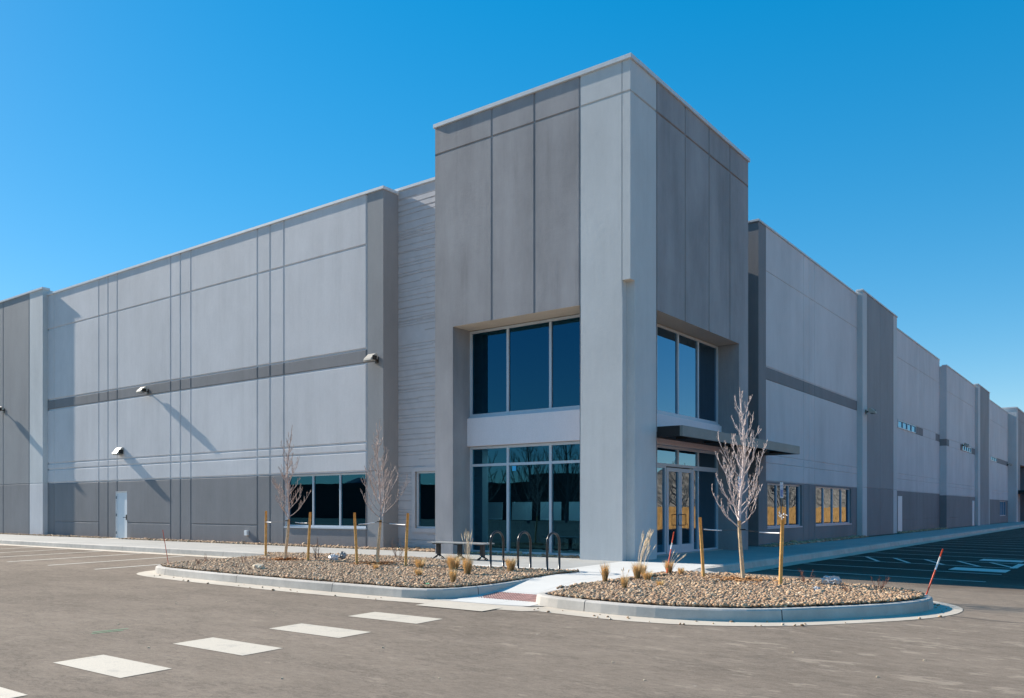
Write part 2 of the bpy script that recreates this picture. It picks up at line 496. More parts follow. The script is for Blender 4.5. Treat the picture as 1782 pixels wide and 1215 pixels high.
def kerb(name, path, joint=3.0):
    prof = [(0.0, -0.12), (0.0, 0.02), (-0.018, 0.155), (-0.04, 0.176), (-0.07, 0.181), (-0.15, 0.181), (-0.155, -0.1)]
    mb = MB(); n = len(path)
    rails = [offs(path, d) for d, _ in prof]
    s = 0; cuts = [0]; acc = 0
    for i in range(1, n):
        acc += (path[i] - path[i - 1]).length
        if acc >= joint: cuts.append(i); acc = 0
    if cuts[-1] != n - 1: cuts.append(n - 1)
    for a, b in zip(cuts[:-1], cuts[1:]):
        ring = []
        for i in range(a, b + 1):
            ring.append([])
            for k, (d, h) in enumerate(prof):
                p = rails[k][i].copy()
                if i == a and i > 0: p = p.lerp(rails[k][i + 1], 0.008 / max(0.01, (path[i + 1] - path[i]).length))
                if i == b and i < n - 1: p = p.lerp(rails[k][i - 1], 0.008 / max(0.01, (path[i] - path[i - 1]).length))
                z = zg(path[i].x, path[i].y) + h
                ring[-1].append((p.x, p.y, z))
        vs = [q for r_ in ring for q in r_]; m = len(prof); fs = []
        for i in range(len(ring) - 1):
            for k in range(m):
                k2 = (k + 1) % m
                fs.append((i * m + k, i * m + k2, (i + 1) * m + k2, (i + 1) * m + k))
        fs.append(tuple(range(m))); fs.append(tuple(range((len(ring) - 1) * m, len(ring) * m))[::-1])
        mb.add(vs, fs, 0, False)
        if b < n - 1:       # the joint itself, dark
            k0 = [(rails[k][b].x, rails[k][b].y, zg(path[b].x, path[b].y) + h - 0.006) for k, (d, h) in enumerate(prof)]
            t = (path[b + 1] - path[b - 1]).normalized() * 0.012
            vs = [(x - t.x, y - t.y, z) for x, y, z in k0] + [(x + t.x, y + t.y, z) for x, y, z in k0]
            fs = [(k, (k + 1) % m, m + (k + 1) % m, m + k) for k in range(m)]
            # pull the filler 6 mm in from the face
            c = [((x0 * 0.97) + 0.03 * k0[-1][0], (y0 * 0.97) + 0.03 * k0[-1][1], z0) for x0, y0, z0 in vs]
            mb.add(c, fs, 1, False)
    return tag(mb.build(name, [M['kerb'], M['joint']]), kind='structure')
kerb('kerb', KW); kerb('kerb', KE)

gpath = [p for p in KW if not (p.x > -10.2 and p.y < 14)] 
gw = [p for p in KW if not (p.x > -10.5)]
ge = [p for i, p in enumerate(KE) if i > 0 and not (p.x < -7.75 and p.y < 13.5)]
mid = [Vector((-10.2, 10.98)), Vector((-9.4, 11.02)), Vector((-8.6, 11.05)), Vector((-7.9, 11.1))]
gl = gw + mid + ge
mb = MB()
a = offs(gl, -0.02); b = offs(gl, 0.42)
vs = []
for p, q in zip(a, b):
    vs += [(p.x, p.y, zg(p.x, p.y) + 0.012), (q.x, q.y, zg(q.x, q.y) + 0.006)]
mb.add(vs, [(2 * i, 2 * i + 1, 2 * i + 3, 2 * i + 2) for i in range(len(a) - 1)])
tag(mb.build('gutter', M['gutter']), kind='structure')

# the walk: everything between the kerbs and the walls
inner_w = offs(KW, -0.148); inner_e = offs(KE, -0.148)
out = [(p.x, p.y) for p in inner_w] + [(-9.66, 13.2), (-9.63, 12.2), (-9.8, 11.4), (-10.1, 11.0), (-9.4, 11.03), (-8.6, 11.06), (-7.95, 11.15), (-7.98, 11.7), (-8.15, 12.3)]
out = [(p.x, p.y) for p in offs(KW, -0.148) if not (p.x > -9.9 and p.y < 14.5)]
ramp_l = [(p.x, p.y) for p in offs(KW, -0.02) if (p.x > -9.9 and p.y < 14.5)]
out = [(p.x, p.y) for p in offs(KW, -0.148) if not (p.x > -9.95 and p.y < 14.5)]
out += [(-9.93, 11.02), (-8.6, 11.06), (-8.1, 11.1)]
out += [(p.x, p.y) for i, p in enumerate(offs(KE, -0.148)) if not (p.x < -7.82 and p.y < 14)]
out += [(-14.0, 125), (-14.0, 21.2), (-75, 21.2)]
polyfill('sidewalk', out, zwalk, M['walk'], step=0.5, bounds=(-24, -7, 10.5, 32))

# newer, whiter slabs: the ramp and the landing in front of the tower
M['walk_new'] = concrete('fresh pale concrete', (0.63, 0.61, 0.57), [(0, 1.52, 0.2), (1, 1.52, 0.35)], 0.05)
polyfill('walkway', [(-9.6, 11.06), (-8.6, 11.08), (-7.99, 11.2), (-8.02, 11.8), (-8.12, 12.5), (-8.1, 13.2), (-7.95, 14.5), (-7.7, 16.2), (-7.85, 17.2), (-8.1, 18.2), (-8.1, 19.1), (-10.38, 19.15), (-10.4, 18.96), (-10.58, 18.95), (-10.3, 15.75), (-15.6, 15.75),
                      (-15.3, 16.5), (-14.1, 16.0), (-13.2, 15.25), (-12.4, 15.0), (-11.3, 15.0), (-10.4, 15.1), (-9.6, 15.2), (-9.75, 14.5), (-9.72, 13.6), (-9.58, 12.9), (-9.64, 12.0)], lambda x, y: zwalk(x, y) + 0.003, M['walk_new'], step=0.5)

# planting beds
bedL = [(-21.6, 15.75), (-20.6, 15.55), (-20.18, 15.0)] + [(p.x, p.y) for p in offs(KW, -0.14) if p.y < 15.0 and p.y > 10 and p.x > -20.5 and not p.y > 14.5 and p.x < -9.7] 
bedL = [(p.x, p.y) for p in offs(KW, -0.15) if p.x > -21.0 and p.y < 15.7 and not (p.x > -10.2 and p.y > 12.9)]
bedL += [(-9.75, 13.6), (-9.78, 14.6), (-9.6, 15.35), (-10.4, 15.2), (-11.3, 15.12), (-12.4, 15.1), (-13.2, 15.35), (-14.1, 16.1), (-15.1, 16.6), (-16.4, 16.75), (-18.6, 16.5), (-20.3, 16.1), (-21.2, 15.9)]
bedR = [(p.x, p.y) for p in offs(KE, -0.15) if p.x > -7.95 and p.y < 16.7]
bedR += [(-7.3, 16.55), (-7.75, 16.2), (-7.95, 15.7), (-7.98, 14.6), (-8.1, 13.4), (-8.17, 12.2)]
def zbed(x, y): return ztop(x, y) - 0.015
polyfill('planting_bed', bedL, zbed_l := (lambda x, y: zbed(x, y) + 0.022), M['bed'], step=0.5)
polyfill('planting_bed', bedR, zbed_l, M['bed'], step=0.5)
polyfill('gravel_strip', [(-60, 19.55), (-37.7, 19.55), (-37.7, 20.1), (-60, 20.1)], lambda x, y: ztop(x, y) + 0.006, M['bed'], step=3)
polyfill('gravel_strip', [(-36.2, 19.5), (-17.0, 19.5), (-17.0, 20.75), (-20.3, 20.75), (-20.3, 20.1), (-36.2, 20.1)], lambda x, y: ztop(x, y) + 0.006, M['bed'], step=3)
polyfill('gravel_strip', [(-11.2, 29.35), (-10.35, 29.35), (-10.25, 42), (-10.25, 95), (-11.2, 95)], lambda x, y: ztop(x, y) + 0.006, M['bed'], step=3)
polyfill('gravel_strip', [(-16.3, 19.45), (-11.9, 19.4), (-11.9, 19.85), (-16.3, 19.85)], lambda x, y: ztop(x, y) + 0.006, M['bed'], step=3)

# loose cobbles, tens of thousands: stuff
def cobbles(name, polys, per_m2, size, seed, dz=0.012, layers=0.02):
    rs = np.random.RandomState(seed)
    bm = bmesh.new(); bmesh.ops.create_icosphere(bm, subdivisions=1, radius=1.0)
    bv = np.array([v.co[:] for v in bm.verts]); bf = np.array([[v.index for v in f.verts] for f in bm.faces]); bm.free()
    P = []
    for poly, dens in polys:
        xs = [p[0] for p in poly]; ys = [p[1] for p in poly]
        A = (max(xs) - min(xs)) * (max(ys) - min(ys)); n = int(A * per_m2 * dens)
        x = rs.uniform(min(xs), max(xs), n); y = rs.uniform(min(ys), max(ys), n)
        k = inside(poly, x, y); P.append(np.stack([x[k], y[k]], 1))
    P = np.concatenate(P); n = len(P)
    d = np.minimum(np.hypot(np.maximum(0, P[:, 0] + 7.9), np.maximum(0, 15.9 - P[:, 1])), 26)
    z = -0.03 - 0.0165 * d + 0.18 + dz + rs.uniform(0, layers, n)
    sz = size * np.exp(rs.normal(-0.04, 0.36, n))
    sc = np.stack([sz * rs.uniform(0.9, 1.5, n), sz * rs.uniform(0.75, 1.1, n), sz * rs.uniform(0.5, 0.85, n)], 1)
    an = rs.uniform(0, 2 * PI, n); ti = rs.normal(0, 0.35, n)
    V = bv[None] * (1 + rs.uniform(-0.16, 0.16, (n, len(bv), 1))) * sc[:, None]
    c, s = np.cos(ti)[:, None], np.sin(ti)[:, None]
    X, Y, Z = V[..., 0] * c - V[..., 2] * s, V[..., 1], V[..., 0] * s + V[..., 2] * c
    c, s = np.cos(an)[:, None], np.sin(an)[:, None]
    V = np.stack([X * c - Y * s + P[:, 0, None], X * s + Y * c + P[:, 1, None], Z + z[:, None]], 2).reshape(-1, 3)
    F = (bf[None] + (np.arange(n) * len(bv))[:, None, None]).reshape(-1, 3)
    me = bpy.data.meshes.new(name)
    me.vertices.add(len(V)); me.vertices.foreach_set('co', V.ravel().astype(np.float32))
    me.loops.add(F.size); me.loops.foreach_set('vertex_index', F.ravel().astype(np.int32))
    me.polygons.add(len(F)); me.polygons.foreach_set('loop_start', (np.arange(len(F)) * 3).astype(np.int32))
    me.polygons.foreach_set('use_smooth', np.ones(len(F), bool))
    me.update(calc_edges=True)
    at = me.attributes.new('rnd', 'FLOAT', 'POINT')
    at.data.foreach_set('value', np.repeat(rs.uniform(0, 1, n), len(bv)).astype(np.float32))
    me.materials.append(M['stones'])
    o = bpy.data.objects.new(name, me); C.objects.link(o)
    return tag(o, kind='stuff')
o = cobbles('cobble_gravel', [(bedL, 1)], 1350, 0.0195, 1, dz=0.018, layers=0.022)
tag(o, 'tan and brown river cobbles covering the bed with two young trees', 'gravel')
o = cobbles('cobble_gravel', [(bedR, 1)], 1350, 0.0195, 2, dz=0.018, layers=0.022)
tag(o, 'tan and brown river cobbles covering the bed with one young tree', 'gravel')
o = cobbles('cobble_gravel', [([(-56, 19.55), (-37.7, 19.55), (-37.7, 20.0), (-56, 20.0)], 0.7), ([(-36.2, 19.5), (-17.0, 19.5), (-17.0, 20.7), (-20.3, 20.7), (-20.3, 20.0), (-36.2, 20.0)], 1),
                 ([(-16.3, 19.45), (-11.9, 19.4), (-11.9, 19.78), (-16.3, 19.78)], 1.0)], 520, 0.03, 3, dz=0.01)
tag(o, 'narrow strip of brown cobbles along the foot of the left facade', 'gravel')
o = cobbles('cobble_gravel', [([(-10.9, 29.3), (-10.35, 29.3), (-10.3, 42), (-10.9, 42)], 1), ([(-10.9, 49.5), (-10.4, 49.5), (-10.3, 63), (-10.9, 63)], 0.6)], 450, 0.035, 4, dz=0.01)
tag(o, 'narrow strip of shaded cobbles along the foot of the right facade', 'gravel')

spill = [(p.x, p.y) for p in offs(KE, 0.45) if p.y < 16 and p.x > -8] + [(p.x, p.y) for p in offs(KE, 0.03) if p.y < 16 and p.x > -8][::-1]
spill2 = [(p.x, p.y) for p in offs(KW, 0.45) if p.x > -19 and p.x < -10.3] + [(p.x, p.y) for p in offs(KW, 0.03) if p.x > -19 and p.x < -10.3][::-1]
o = cobbles('cobble_gravel', [(spill, 0.02), (spill2, 0.015)], 500, 0.017, 9, dz=-0.165, layers=0.001)
tag(o, 'a few stray cobbles spilled into the gutter round both beds', 'gravel')

# painted markings
def marking(name, poly, mat, h=0.005, sub=1):
    mb = MB(); mb.add([(x, y, zg(x, y) + h) for x, y in poly], [tuple(range(len(poly)))])
    return tag(mb.build(name, mat), kind='structure')
def rect(x0, x1, y0, y1): return [(x0, y0), (x1, y0), (x1, y1), (x0, y1)]
for y in (3.02, 4.47, 5.92, 7.37, 8.82):
    marking('crosswalk_marking', rect(-9.70, -8.27, y, y + 0.57), M['line_white'])
marking('crosswalk_marking', rect(-9.70, -8.27, 10.31, 10.84), M['line_white'], 0.012)
for i in range(12):
    x = -22.1 - 2.6 * i
    marking('stall_marking', rect(x - 0.065, x + 0.065, 11.25, 15.5), M['line_stall'])
for y in (21.05, 23.63, 26.22, 28.42, 31.0, 33.6, 36.2, 38.8, 41.4, 44.0, 46.6, 49.2, 51.8, 54.4, 57.0, 59.6, 62.2, 64.8, 67.4, 70.0):
    marking('stall_marking', rect(-7.5, -2.72, y - 0.05, y + 0.05), M['line_stall'])
for x in (-7.03, -6.2, -5.31, -4.42, -3.55):
    w = 0.06; y0, y1 = 28.36, 26.28; x1 = x + 0.86
    marking('hatch_marking', [(x - w, y0), (x1 - w, y1), (x1 + w, y1), (x + w, y0)], M['line_stall'], 0.009)
marking('hatch_marking', rect(-2.83, -2.66, 26.22, 28.42), M['line_stall'], 0.010)
marking('stall_marking', rect(-4.02, -2.72, 24.38, 25.5), M['line_stall'])
marking('stall_marking', rect(-3.98, -2.84, 29.25, 30.25), M['line_stall'])
def gmark(pts, w, mat):
    for (x0, y0), (x1, y1) in pts:
        d = Vector((x1 - x0, y1 - y0)).normalized(); n = Vector((-d.y, d.x)) * w
        marking('survey_marking', [(x0 - n.x, y0 - n.y), (x1 - n.x, y1 - n.y), (x1 + n.x, y1 + n.y), (x0 + n.x, y0 + n.y)], mat)
mb = MB(); pts = [(-2.35, 14.2), (-1.8, 14.05), (-1.2, 14.0), (-0.5, 13.8), (0.3, 13.75), (1.2, 13.5)]
for (xa, ya), (xb, yb) in zip(pts[:-1], pts[1:]):
    mb.quad((xa, ya - .012, zg(xa, ya) + .004), (xb, yb - .012, zg(xb, yb) + .004), (xb, yb + .012, zg(xb, yb) + .004), (xa, ya + .012, zg(xa, ya) + .004))
tag(mb.build('crack_seal', M['joint']), kind='structure')
gmark([((-11.5, 5.82), (-11.4, 6.28)), ((-11.38, 5.75), (-11.3, 6.15))], 0.018, M['mark_green'])

# tactile plate on the ramp
mb = MB()
X0, X1, Y0, Y1 = -9.5, -8.12, 11.62, 12.28
def zt2(x, y): return zwalk(x, y) + 0.006
n = 8
for i in range(n):
    ya, yb = Y0 + (Y1 - Y0) * i / n, Y0 + (Y1 - Y0) * (i + 1) / n
    mb.quad((X0, ya, zt2(X0, ya)), (X1, ya, zt2(X1, ya)), (X1, yb, zt2(X1, yb)), (X0, yb, zt2(X0, yb)))
x = X0 + 0.03
while x < X1 - 0.02:
    y = Y0 + 0.03
    while y < Y1 - 0.02:
        z = zt2(x, y)
        r0, r1 = 0.015, 0.009
        ring = [(x + r * math.cos(a), y + r * math.sin(a), z + h) for r, h in ((r0, 0), (r1, 0.009)) for a in [k * PI / 3 for k in range(6)]]
        mb.add(ring, [(k, (k + 1) % 6, 6 + (k + 1) % 6, 6 + k) for k in range(6)] + [tuple(range(6, 12))])
        y += 0.06
    x += 0.06
tag(mb.build('tactile_paving', M['domes']), kind='structure')

# ------------------------------------------------------------------ the warehouse
BO = (-10.39, 18.97, 0.15)
B = empty('warehouse_building', BO)
tag(B, 'long grey tilt-up concrete warehouse with a tall glazed corner tower and black canopy', 'building')

def relief(name, org, ud, nd, u0, u1, z0, z1, grooves=(), holes=(), mats=None, matfn=None, cuts=(), zcuts=(), thick=0.3, reveal=0.0, rev_mat=None, parent=B):
    """wall face with chamfered reveals (grooves). org=(x,y) where u=0; ud, nd: 2-D unit vectors along / out of the wall"""
    U = {u0, u1, *cuts}; Z = {z0, z1, *zcuts}
    G = []
    for g in grooves:
        k, pos, a, b = g[:4]; w = g[4] if len(g) > 4 else 0.10; d = g[5] if len(g) > 5 else 0.036
        c = w * 0.3
        tgt, oth = (U, Z) if k == 'v' else (Z, U)
        tgt.update({pos - w / 2, pos - w / 2 + c, pos + w / 2 - c, pos + w / 2})
        if a is not None: oth.update({a, b})
        G.append((k, pos, a, b, w, d, c))
    for h in holes: U.update(h[:2]); Z.update(h[2:4])
    U = sorted(u for u in U if u0 - 1e-6 <= u <= u1 + 1e-6); Z = sorted(z for z in Z if z0 - 1e-6 <= z <= z1 + 1e-6)
    def depth(u, z):
        m = 0
        for k, pos, a, b, w, d, c in G:
            p, q = (u, z) if k == 'v' else (z, u)
            if a is not None and not (a - 1e-6 <= q <= b + 1e-6): continue
            t = w / 2 - abs(p - pos)
            if t > 1e-6: m = max(m, d * min(1, t / c))
        return m
    def P(u, z, d): return (org[0] + ud[0] * u - nd[0] * d, org[1] + ud[1] * u - nd[1] * d, z)
    flip = (ud[0] * nd[1] - ud[1] * nd[0]) > 0       # keep normals outwards
    mb = MB(); nu = len(U)
    mb.v = [P(u, z, depth(u, z)) for z in Z for u in U]
    for j in range(len(Z) - 1):
        for i in range(nu - 1):
            uc, zc = (U[i] + U[i + 1]) / 2, (Z[j] + Z[j + 1]) / 2
            if any(h[0] < uc < h[1] and h[2] < zc < h[3] for h in holes): continue
            f = (j * nu + i, j * nu + i + 1, (j + 1) * nu + i + 1, (j + 1) * nu + i)
            mb.f.append(f[::-1] if flip else f); mb.m.append(matfn(uc, zc) if matfn else 0); mb.sm.append(False)
    if thick:
        for u in (u0, u1):
            zz = [z0] + [z for z in Z if z0 < z < z1] + [z1]
            for za, zb in zip(zz[:-1], zz[1:]):
                mb.quad(P(u, za, 0), P(u, za, thick), P(u, zb, thick), P(u, zb, 0), matfn(u + (0.02 if u == u0 else -0.02), (za + zb) / 2) if matfn else 0)
        mb.quad(P(u0, z1, 0), P(u1, z1, 0), P(u1, z1, thick), P(u0, z1, thick), 0)
    for h in holes:
        r = h[4] if len(h) > 4 else 0.12; hm = h[5] if len(h) > 5 else 0
        a, b, c, d = h[:4]
        tm = h[6] if len(h) > 6 else hm
        mb.quad(P(a, c, 0), P(a, c, r), P(a, d, r), P(a, d, 0), hm); mb.quad(P(b, c, 0), P(b, c, r), P(b, d, r), P(b, d, 0), hm)
        mb.quad(P(a, d, 0), P(b, d, 0), P(b, d, r), P(a, d, r), tm)
        if c > z0 + 0.02: mb.quad(P(a, c, 0), P(b, c, 0), P(b, c, r), P(a, c, r), hm)
    return mb.build(name, mats, parent, BO)

def glazing(name, org, ud, nd, us, zs, glass, fw=0.05, dep=0.11, frame_mat=None, skip=(), sill=0, uranges=None, parent=B):
    """aluminium frame (a part) with every pane a sub-part; us / zs = centre lines of members, ends = outer edges"""
    def P(u, z, d): return (org[0] + ud[0] * u - nd[0] * d, org[1] + ud[1] * u - nd[1] * d, z)
    def bar(mb, ua, ub, za, zb, d0, d1):
        vs = [P(u, z, d) for z in (za, zb) for u, d in ((ua, d0), (ub, d0), (ub, d1), (ua, d1))]
        mb.add(vs, [(3, 2, 1, 0), (4, 5, 6, 7), (0, 1, 5, 4), (1, 2, 6, 5), (2, 3, 7, 6), (3, 0, 4, 7)])
    mb = MB()
    h = fw / 2
    vb = []
    for i, u in enumerate(us):
        a, b = (u, u + fw) if i == 0 else ((u - fw, u) if i == len(us) - 1 else (u - h, u + h))
        vb.append((a, b))
    hb = []
    for i, z in enumerate(zs):
        a, b = (z, z + fw) if i == 0 else ((z - fw, z) if i == len(zs) - 1 else (z - h, z + h))
        hb.append((a, b))
    for a, b in vb: bar(mb, a, b, zs[0], zs[-1], 0, dep)
    for a, b in hb:
        for i in range(len(vb) - 1):
            bar(mb, vb[i][1], vb[i + 1][0], a, b, 0.002, dep)
    if sill: bar(mb, us[0] - 0.03, us[-1] + 0.03, zs[0] - 0.05, zs[0] - 0.002, -sill, dep)
    fo = mb.build(name, frame_mat or M['alu'], parent, BO)
    for i in range(len(vb) - 1):
        for j in range(len(hb) - 1):
            if (i, j) in skip: continue
            g = MB()
            ua, ub, za, zb = vb[i][1] - 0.004, vb[i + 1][0] + 0.004, hb[j][1] - 0.004, hb[j + 1][0] + 0.004
            g.quad(P(ua, za, 0.045), P(ub, za, 0.045), P(ub, zb, 0.045), P(ua, zb, 0.045))
            if (ud[0] * nd[1] - ud[1] * nd[0]) > 0: g.f = [f[::-1] for f in g.f]
            g.build('pane', glass, fo, BO)
    return fo

SX, SY = (1, 0), (0, -1)     # south walls: u = world x, outwards -Y
EX, EY = (0, 1), (1, 0)      # east walls:  u = world y, outwards +X
LIGHT, MID, DARK, TOW, COL, SOF = 0, 1, 2, 3, 4, 5
WM = [M['paint_light'], M['paint_mid'], M['paint_dark'], M['paint_tower'], M['paint_column'], M['soffit']]
ZB = -0.1

def box_part(name, x0, x1, y0, y1, z0, z1, mat, parent=B):
    mb = MB(); mb.box(x0, x1, y0, y1, z0, z1); return mb.build(name, mat, parent, BO, bevel=0.006)

# --- left (south) facade
def fmat(u, z):
    if u > -21.06: return MID if u < -20.0 else MID
    if z < 2.76: return DARK
    if 6.43 < z < 6.92: return DARK
    return LIGHT
gr = [('v', x, None, None) for x in (-43.27, -38.9, -38.07, -37.26, -32.93, -32.2, -31.44, -27.02, -26.25)]
gr += [('v', -25.44, None, None), ('v', -21.06, None, None)]
gr += [('h', z, -43.93, -21.06) for z in (10.45, 6.92, 6.43, 3.74, 3.44, 2.76)]
gr += [('h', 0.86, a, b, 0.07, 0.025) for a, b in ((-43.27, -38.9), (-37.26 + 0.84, -32.93), (-31.44, -27.02))]
gr += [('h', 2.76, -21.06, -20.26, 0.05, 0.02)]
relief('facade_wall', (0, 20.0), SX, SY, -43.93, -20.26, ZB, 12.16, gr,
       [(-25.36, -21.1, 0.84, 2.73, 0.14, 0), (-37.42, -36.42, ZB, 2.28, 0.12, 0)], WM, fmat, thick=0.72)
glazing('window', (0, 20.09), SX, SY, [-25.36, -23.92, -22.49, -21.1], [0.84, 2.73], M['glass'], fw=0.06, sill=0.13)
# steel door
mb = MB(); mb.box(-37.42, -37.37, 20.03, 20.13, 0.15, 2.28); mb.box(-36.47, -36.42, 20.03, 20.13, 0.15, 2.28); mb.box(-37.37, -36.47, 20.03, 20.13, 2.23, 2.28)
mb.box(-37.365, -36.475, 20.06, 20.11, 0.16, 2.225)
dr = mb.build('door', M['door_paint'], B, BO)
mb = MB(); mb.box(-36.6, -36.52, 20.035, 20.06, 0.98, 1.22); mb.tube([(-36.56, 20.04, 1.1), (-36.56, 19.98, 1.1), (-36.7, 19.97, 1.1)], 0.014, 8)
mb.build('handle', M['black_metal'], dr, BO)
for z in (0.4, 1.2, 2.0):
    mb = MB(); mb.tube([(-37.375, 20.02, z - 0.06), (-37.375, 20.02, z + 0.06)], 0.014, 8); mb.build('hinge', M['black_metal'], dr, BO)
mb = MB(); mb.box(-37.6, -36.3, 19.3, 20.06, 0.0, 0.162); mb.build('door_step', M['gutter'], B, BO)
# proud bay further left
def lmat(u, z):
    if u > -45.4: return LIGHT if z < 2.76 else COL
    if u > -49.4: return DARK if z < 2.76 else MID
    return DARK if z < 2.76 else MID
relief('facade_wall', (0, 19.76), SX, SY, -72, -43.93, ZB, 12.45, [('v', -45.4, None, None), ('v', -48.4, None, None), ('v', -53, None, None), ('h', 2.76, -72, -43.93, 0.06, 0.02)],
       (), WM, lmat, thick=0.5)
# recessed board siding between facade and tower, boards cast in random lengths
rnd = random.Random(7)
gr = []
z = 0.22
while z < 12.1:
    u = -20.26
    gr.append(('h', round(z + rnd.uniform(-0.02, 0.02), 3), None, None, 0.022, 0.012)) if rnd.random() < 0.45 else None
    while u < -16.9:
        L = rnd.uniform(0.7, 2.1); e = min(u + L, -16.9)
        if rnd.random() < 0.8: gr.append(('h', round(z + rnd.uniform(-0.035, 0.035), 3), round(u, 3), round(e, 3), 0.03, 0.018))
        u = e
    z += rnd.choice([0.09, 0.13, 0.17, 0.21])
relief('siding_wall', (0, 20.71), SX, SY, -20.26, -16.6, ZB, 12.28, gr, [(-19.45, -17.6, 0.84, 2.73, 0.1, 0)], [M['siding']], None, thick=0.3)
mb = MB()
for a in ((-19.60, -19.45, 0.70, 2.87), (-17.6, -17.45, 0.70, 2.87)): mb.box(a[0], a[1], 20.665, 20.74, a[2], a[3])
for a in ((-19.45, -17.6, 2.73, 2.87), (-19.45, -17.6, 0.70, 0.84)): mb.box(a[0], a[1], 20.665, 20.74, a[2], a[3])
mb.build('window_trim', M['siding'], B, BO)
glazing('window', (0, 20.76), SX, SY, [-19.45, -17.6], [0.84, 2.73], M['glass'], fw=0.06)

# --- corner tower
def tmat(u, z):
    if u > -11.9: return COL
    return TOW
def tmat_e(u, z):
    return COL if u < 20.43 else TOW
TG = [('v', x, 6.88, 12.95, 0.075, 0.03) for x in (-14.86, -13.37, -11.9)] + [('v', -10.62, 7.34, 12.95, 0.045, 0.02), ('h', 12.12, -17.02, -10.39, 0.075, 0.03)]
relief('tower_wall', (0, 18.97), SX, SY, -17.02, -10.62, ZB, 12.93, TG, [(-16.32, -11.9, ZB, 6.88, 0.86, 3, 5)], WM, tmat, thick=0, cuts=(-11.9,))
relief('tower_wall', (0, 18.97), SX, SY, -10.62, -10.39, 7.34, 12.93, [('h', 12.12, None, None, 0.075, 0.03)], (), WM, lambda u, z: COL, thick=0)
# east face
TE = [('v', y, 6.82, 12.95, 0.085, 0.045) for y in (20.43, 22.2, 23.85, 25.45)] + [('h', 12.12, None, None, 0.075, 0.04)]
relief('tower_wall', (-10.39, 0), EX, EY, 19.2, 26.99, ZB, 12.93, TE, [(20.43, 26.2, ZB, 6.82, 0.80, 3, 5)], WM, tmat_e, thick=0, cuts=(20.43,))
relief('tower_wall', (-10.39, 0), EX, EY, 18.97, 19.2, 7.34, 12.93, [('h', 12.12, None, None, 0.05, 0.02)], (), WM, lambda u, z: COL, thick=0)
mb = MB()   # notch below the corner, tower flanks and top
mb.quad((-10.62, 18.97, ZB), (-10.62, 19.2, ZB), (-10.62, 19.2, 7.34), (-10.62, 18.97, 7.34), COL)
mb.quad((-10.62, 19.2, ZB), (-10.39, 19.2, ZB), (-10.39, 19.2, 7.34), (-10.62, 19.2, 7.34), COL)
mb.quad((-10.62, 18.97, 7.34), (-10.39, 18.97, 7.34), (-10.39, 19.2, 7.34), (-10.62, 19.2, 7.34), SOF)
mb.quad((-17.02, 18.97, ZB), (-17.02, 20.9, ZB), (-17.02, 20.9, 12.93), (-17.02, 18.97, 12.93), TOW); mb.quad((-17.02, 20.9, 11.0), (-17.02, 27, 11.0), (-17.02, 27, 12.93), (-17.02, 20.9, 12.93), TOW)
mb.quad((-17.02, 26.99, ZB), (-10.39, 26.99, ZB), (-10.39, 26.99, 12.93), (-17.02, 26.99, 12.93), TOW)
mb.quad((-17.02, 18.97, 12.9), (-10.39, 18.97, 12.9), (-10.39, 26.99, 12.9), (-17.02, 26.99, 12.9), TOW)
mb.build('tower_wall', WM, B, BO)
def coping(x0, x1, y0, y1, z, h=0.12):
    mb = MB(); mb.box(x0, x1, y0, y1, z, z + h)
    return mb.build('coping', M['coping'], B, BO, bevel=0.01)
coping(-17.07, -10.34, 18.92, 19.32, 12.93); coping(-10.74, -10.335, 19.321, 27.04, 12.93); coping(-17.07, -16.7, 19.321, 27.04, 12.931)

# south storefront of the tower
YG = 19.76
glazing('window', (0, YG), SX, SY, [-16.32, -14.89, -13.38, -11.9], [4.27, 6.86], M['glass'], fw=0.075, sill=0.05)
glazing('window', (0, YG), SX, SY, [-16.32, -14.89, -13.38, -11.9], [0.17, 2.80, 3.36], M['glass'], fw=0.075)
mb = MB(); mb.box(-16.43 + 0.112, -11.902, 19.62, 19.9, 3.37, 4.215)
mb.build('spandrel', M['paint_sill'], B, BO, bevel=0.008)
mb = MB(); mb.box(-16.318, -11.902, 19.70, 19.95, -0.1, 0.165); mb.build('sill', M['kerb'], B, BO)
mb = MB(); mb.box(-14.72, -14.60, 19.79, 19.798, 2.63, 2.75)
# east storefront with the entrance doors
XG = -11.10
glazing('window', (XG, 0), EX, EY, [20.43, 21.82, 23.24, 24.67, 26.2], [4.25, 6.80], M['glass_clear'], fw=0.075, sill=0.05)
glazing('window', (XG, 0), EX, EY, [20.43, 21.82, 23.24, 24.67, 26.2], [2.74, 3.33], M['glass_clear'], fw=0.075)
glazing('window', (XG, 0), EX, EY, [20.43, 21.82, 22.42], [0.17, 2.738], M['glass_clear'], fw=0.06)
glazing('window', (XG, 0), EX, EY, [24.27, 24.67, 26.2], [0.17, 2.738], M['glass_clear'], fw=0.06)
for k, (a, b) in enumerate(((22.45, 23.33), (23.34, 24.24))):
    d = glazing('door', (XG + 0.015, 0), EX, EY, [a, b], [0.17, 2.70], M['glass_clear'], fw=0.11, dep=0.05, frame_mat=M['alu'])
    mb = MB(); mb.box(XG - 0.034, XG + 0.014, a + 0.112, b - 0.112, 0.282, 0.42); mb.build('kick_rail', M['alu'], d, BO)
    h = b - 0.06 if k == 0 else a + 0.06
    s = -1 if k == 0 else 1
    mb = MB(); X = XG + 0.02
    mb.tube([(X, h, 1.0), (X + 0.06, h, 1.0), (X + 0.06, h + s * 0.18, 1.0), (X + 0.06, h + s * 0.18, 1.32), (X + 0.06, h, 1.32), (X, h, 1.32)], 0.013, 8)
    mb.build('handle', M['black_metal'], d, BO)
mb = MB(); mb.box(XG - 0.12, XG + 0.12, 20.432, 26.198, 3.34, 4.195); mb.build('spandrel', M['paint_sill'], B, BO, bevel=0.008)
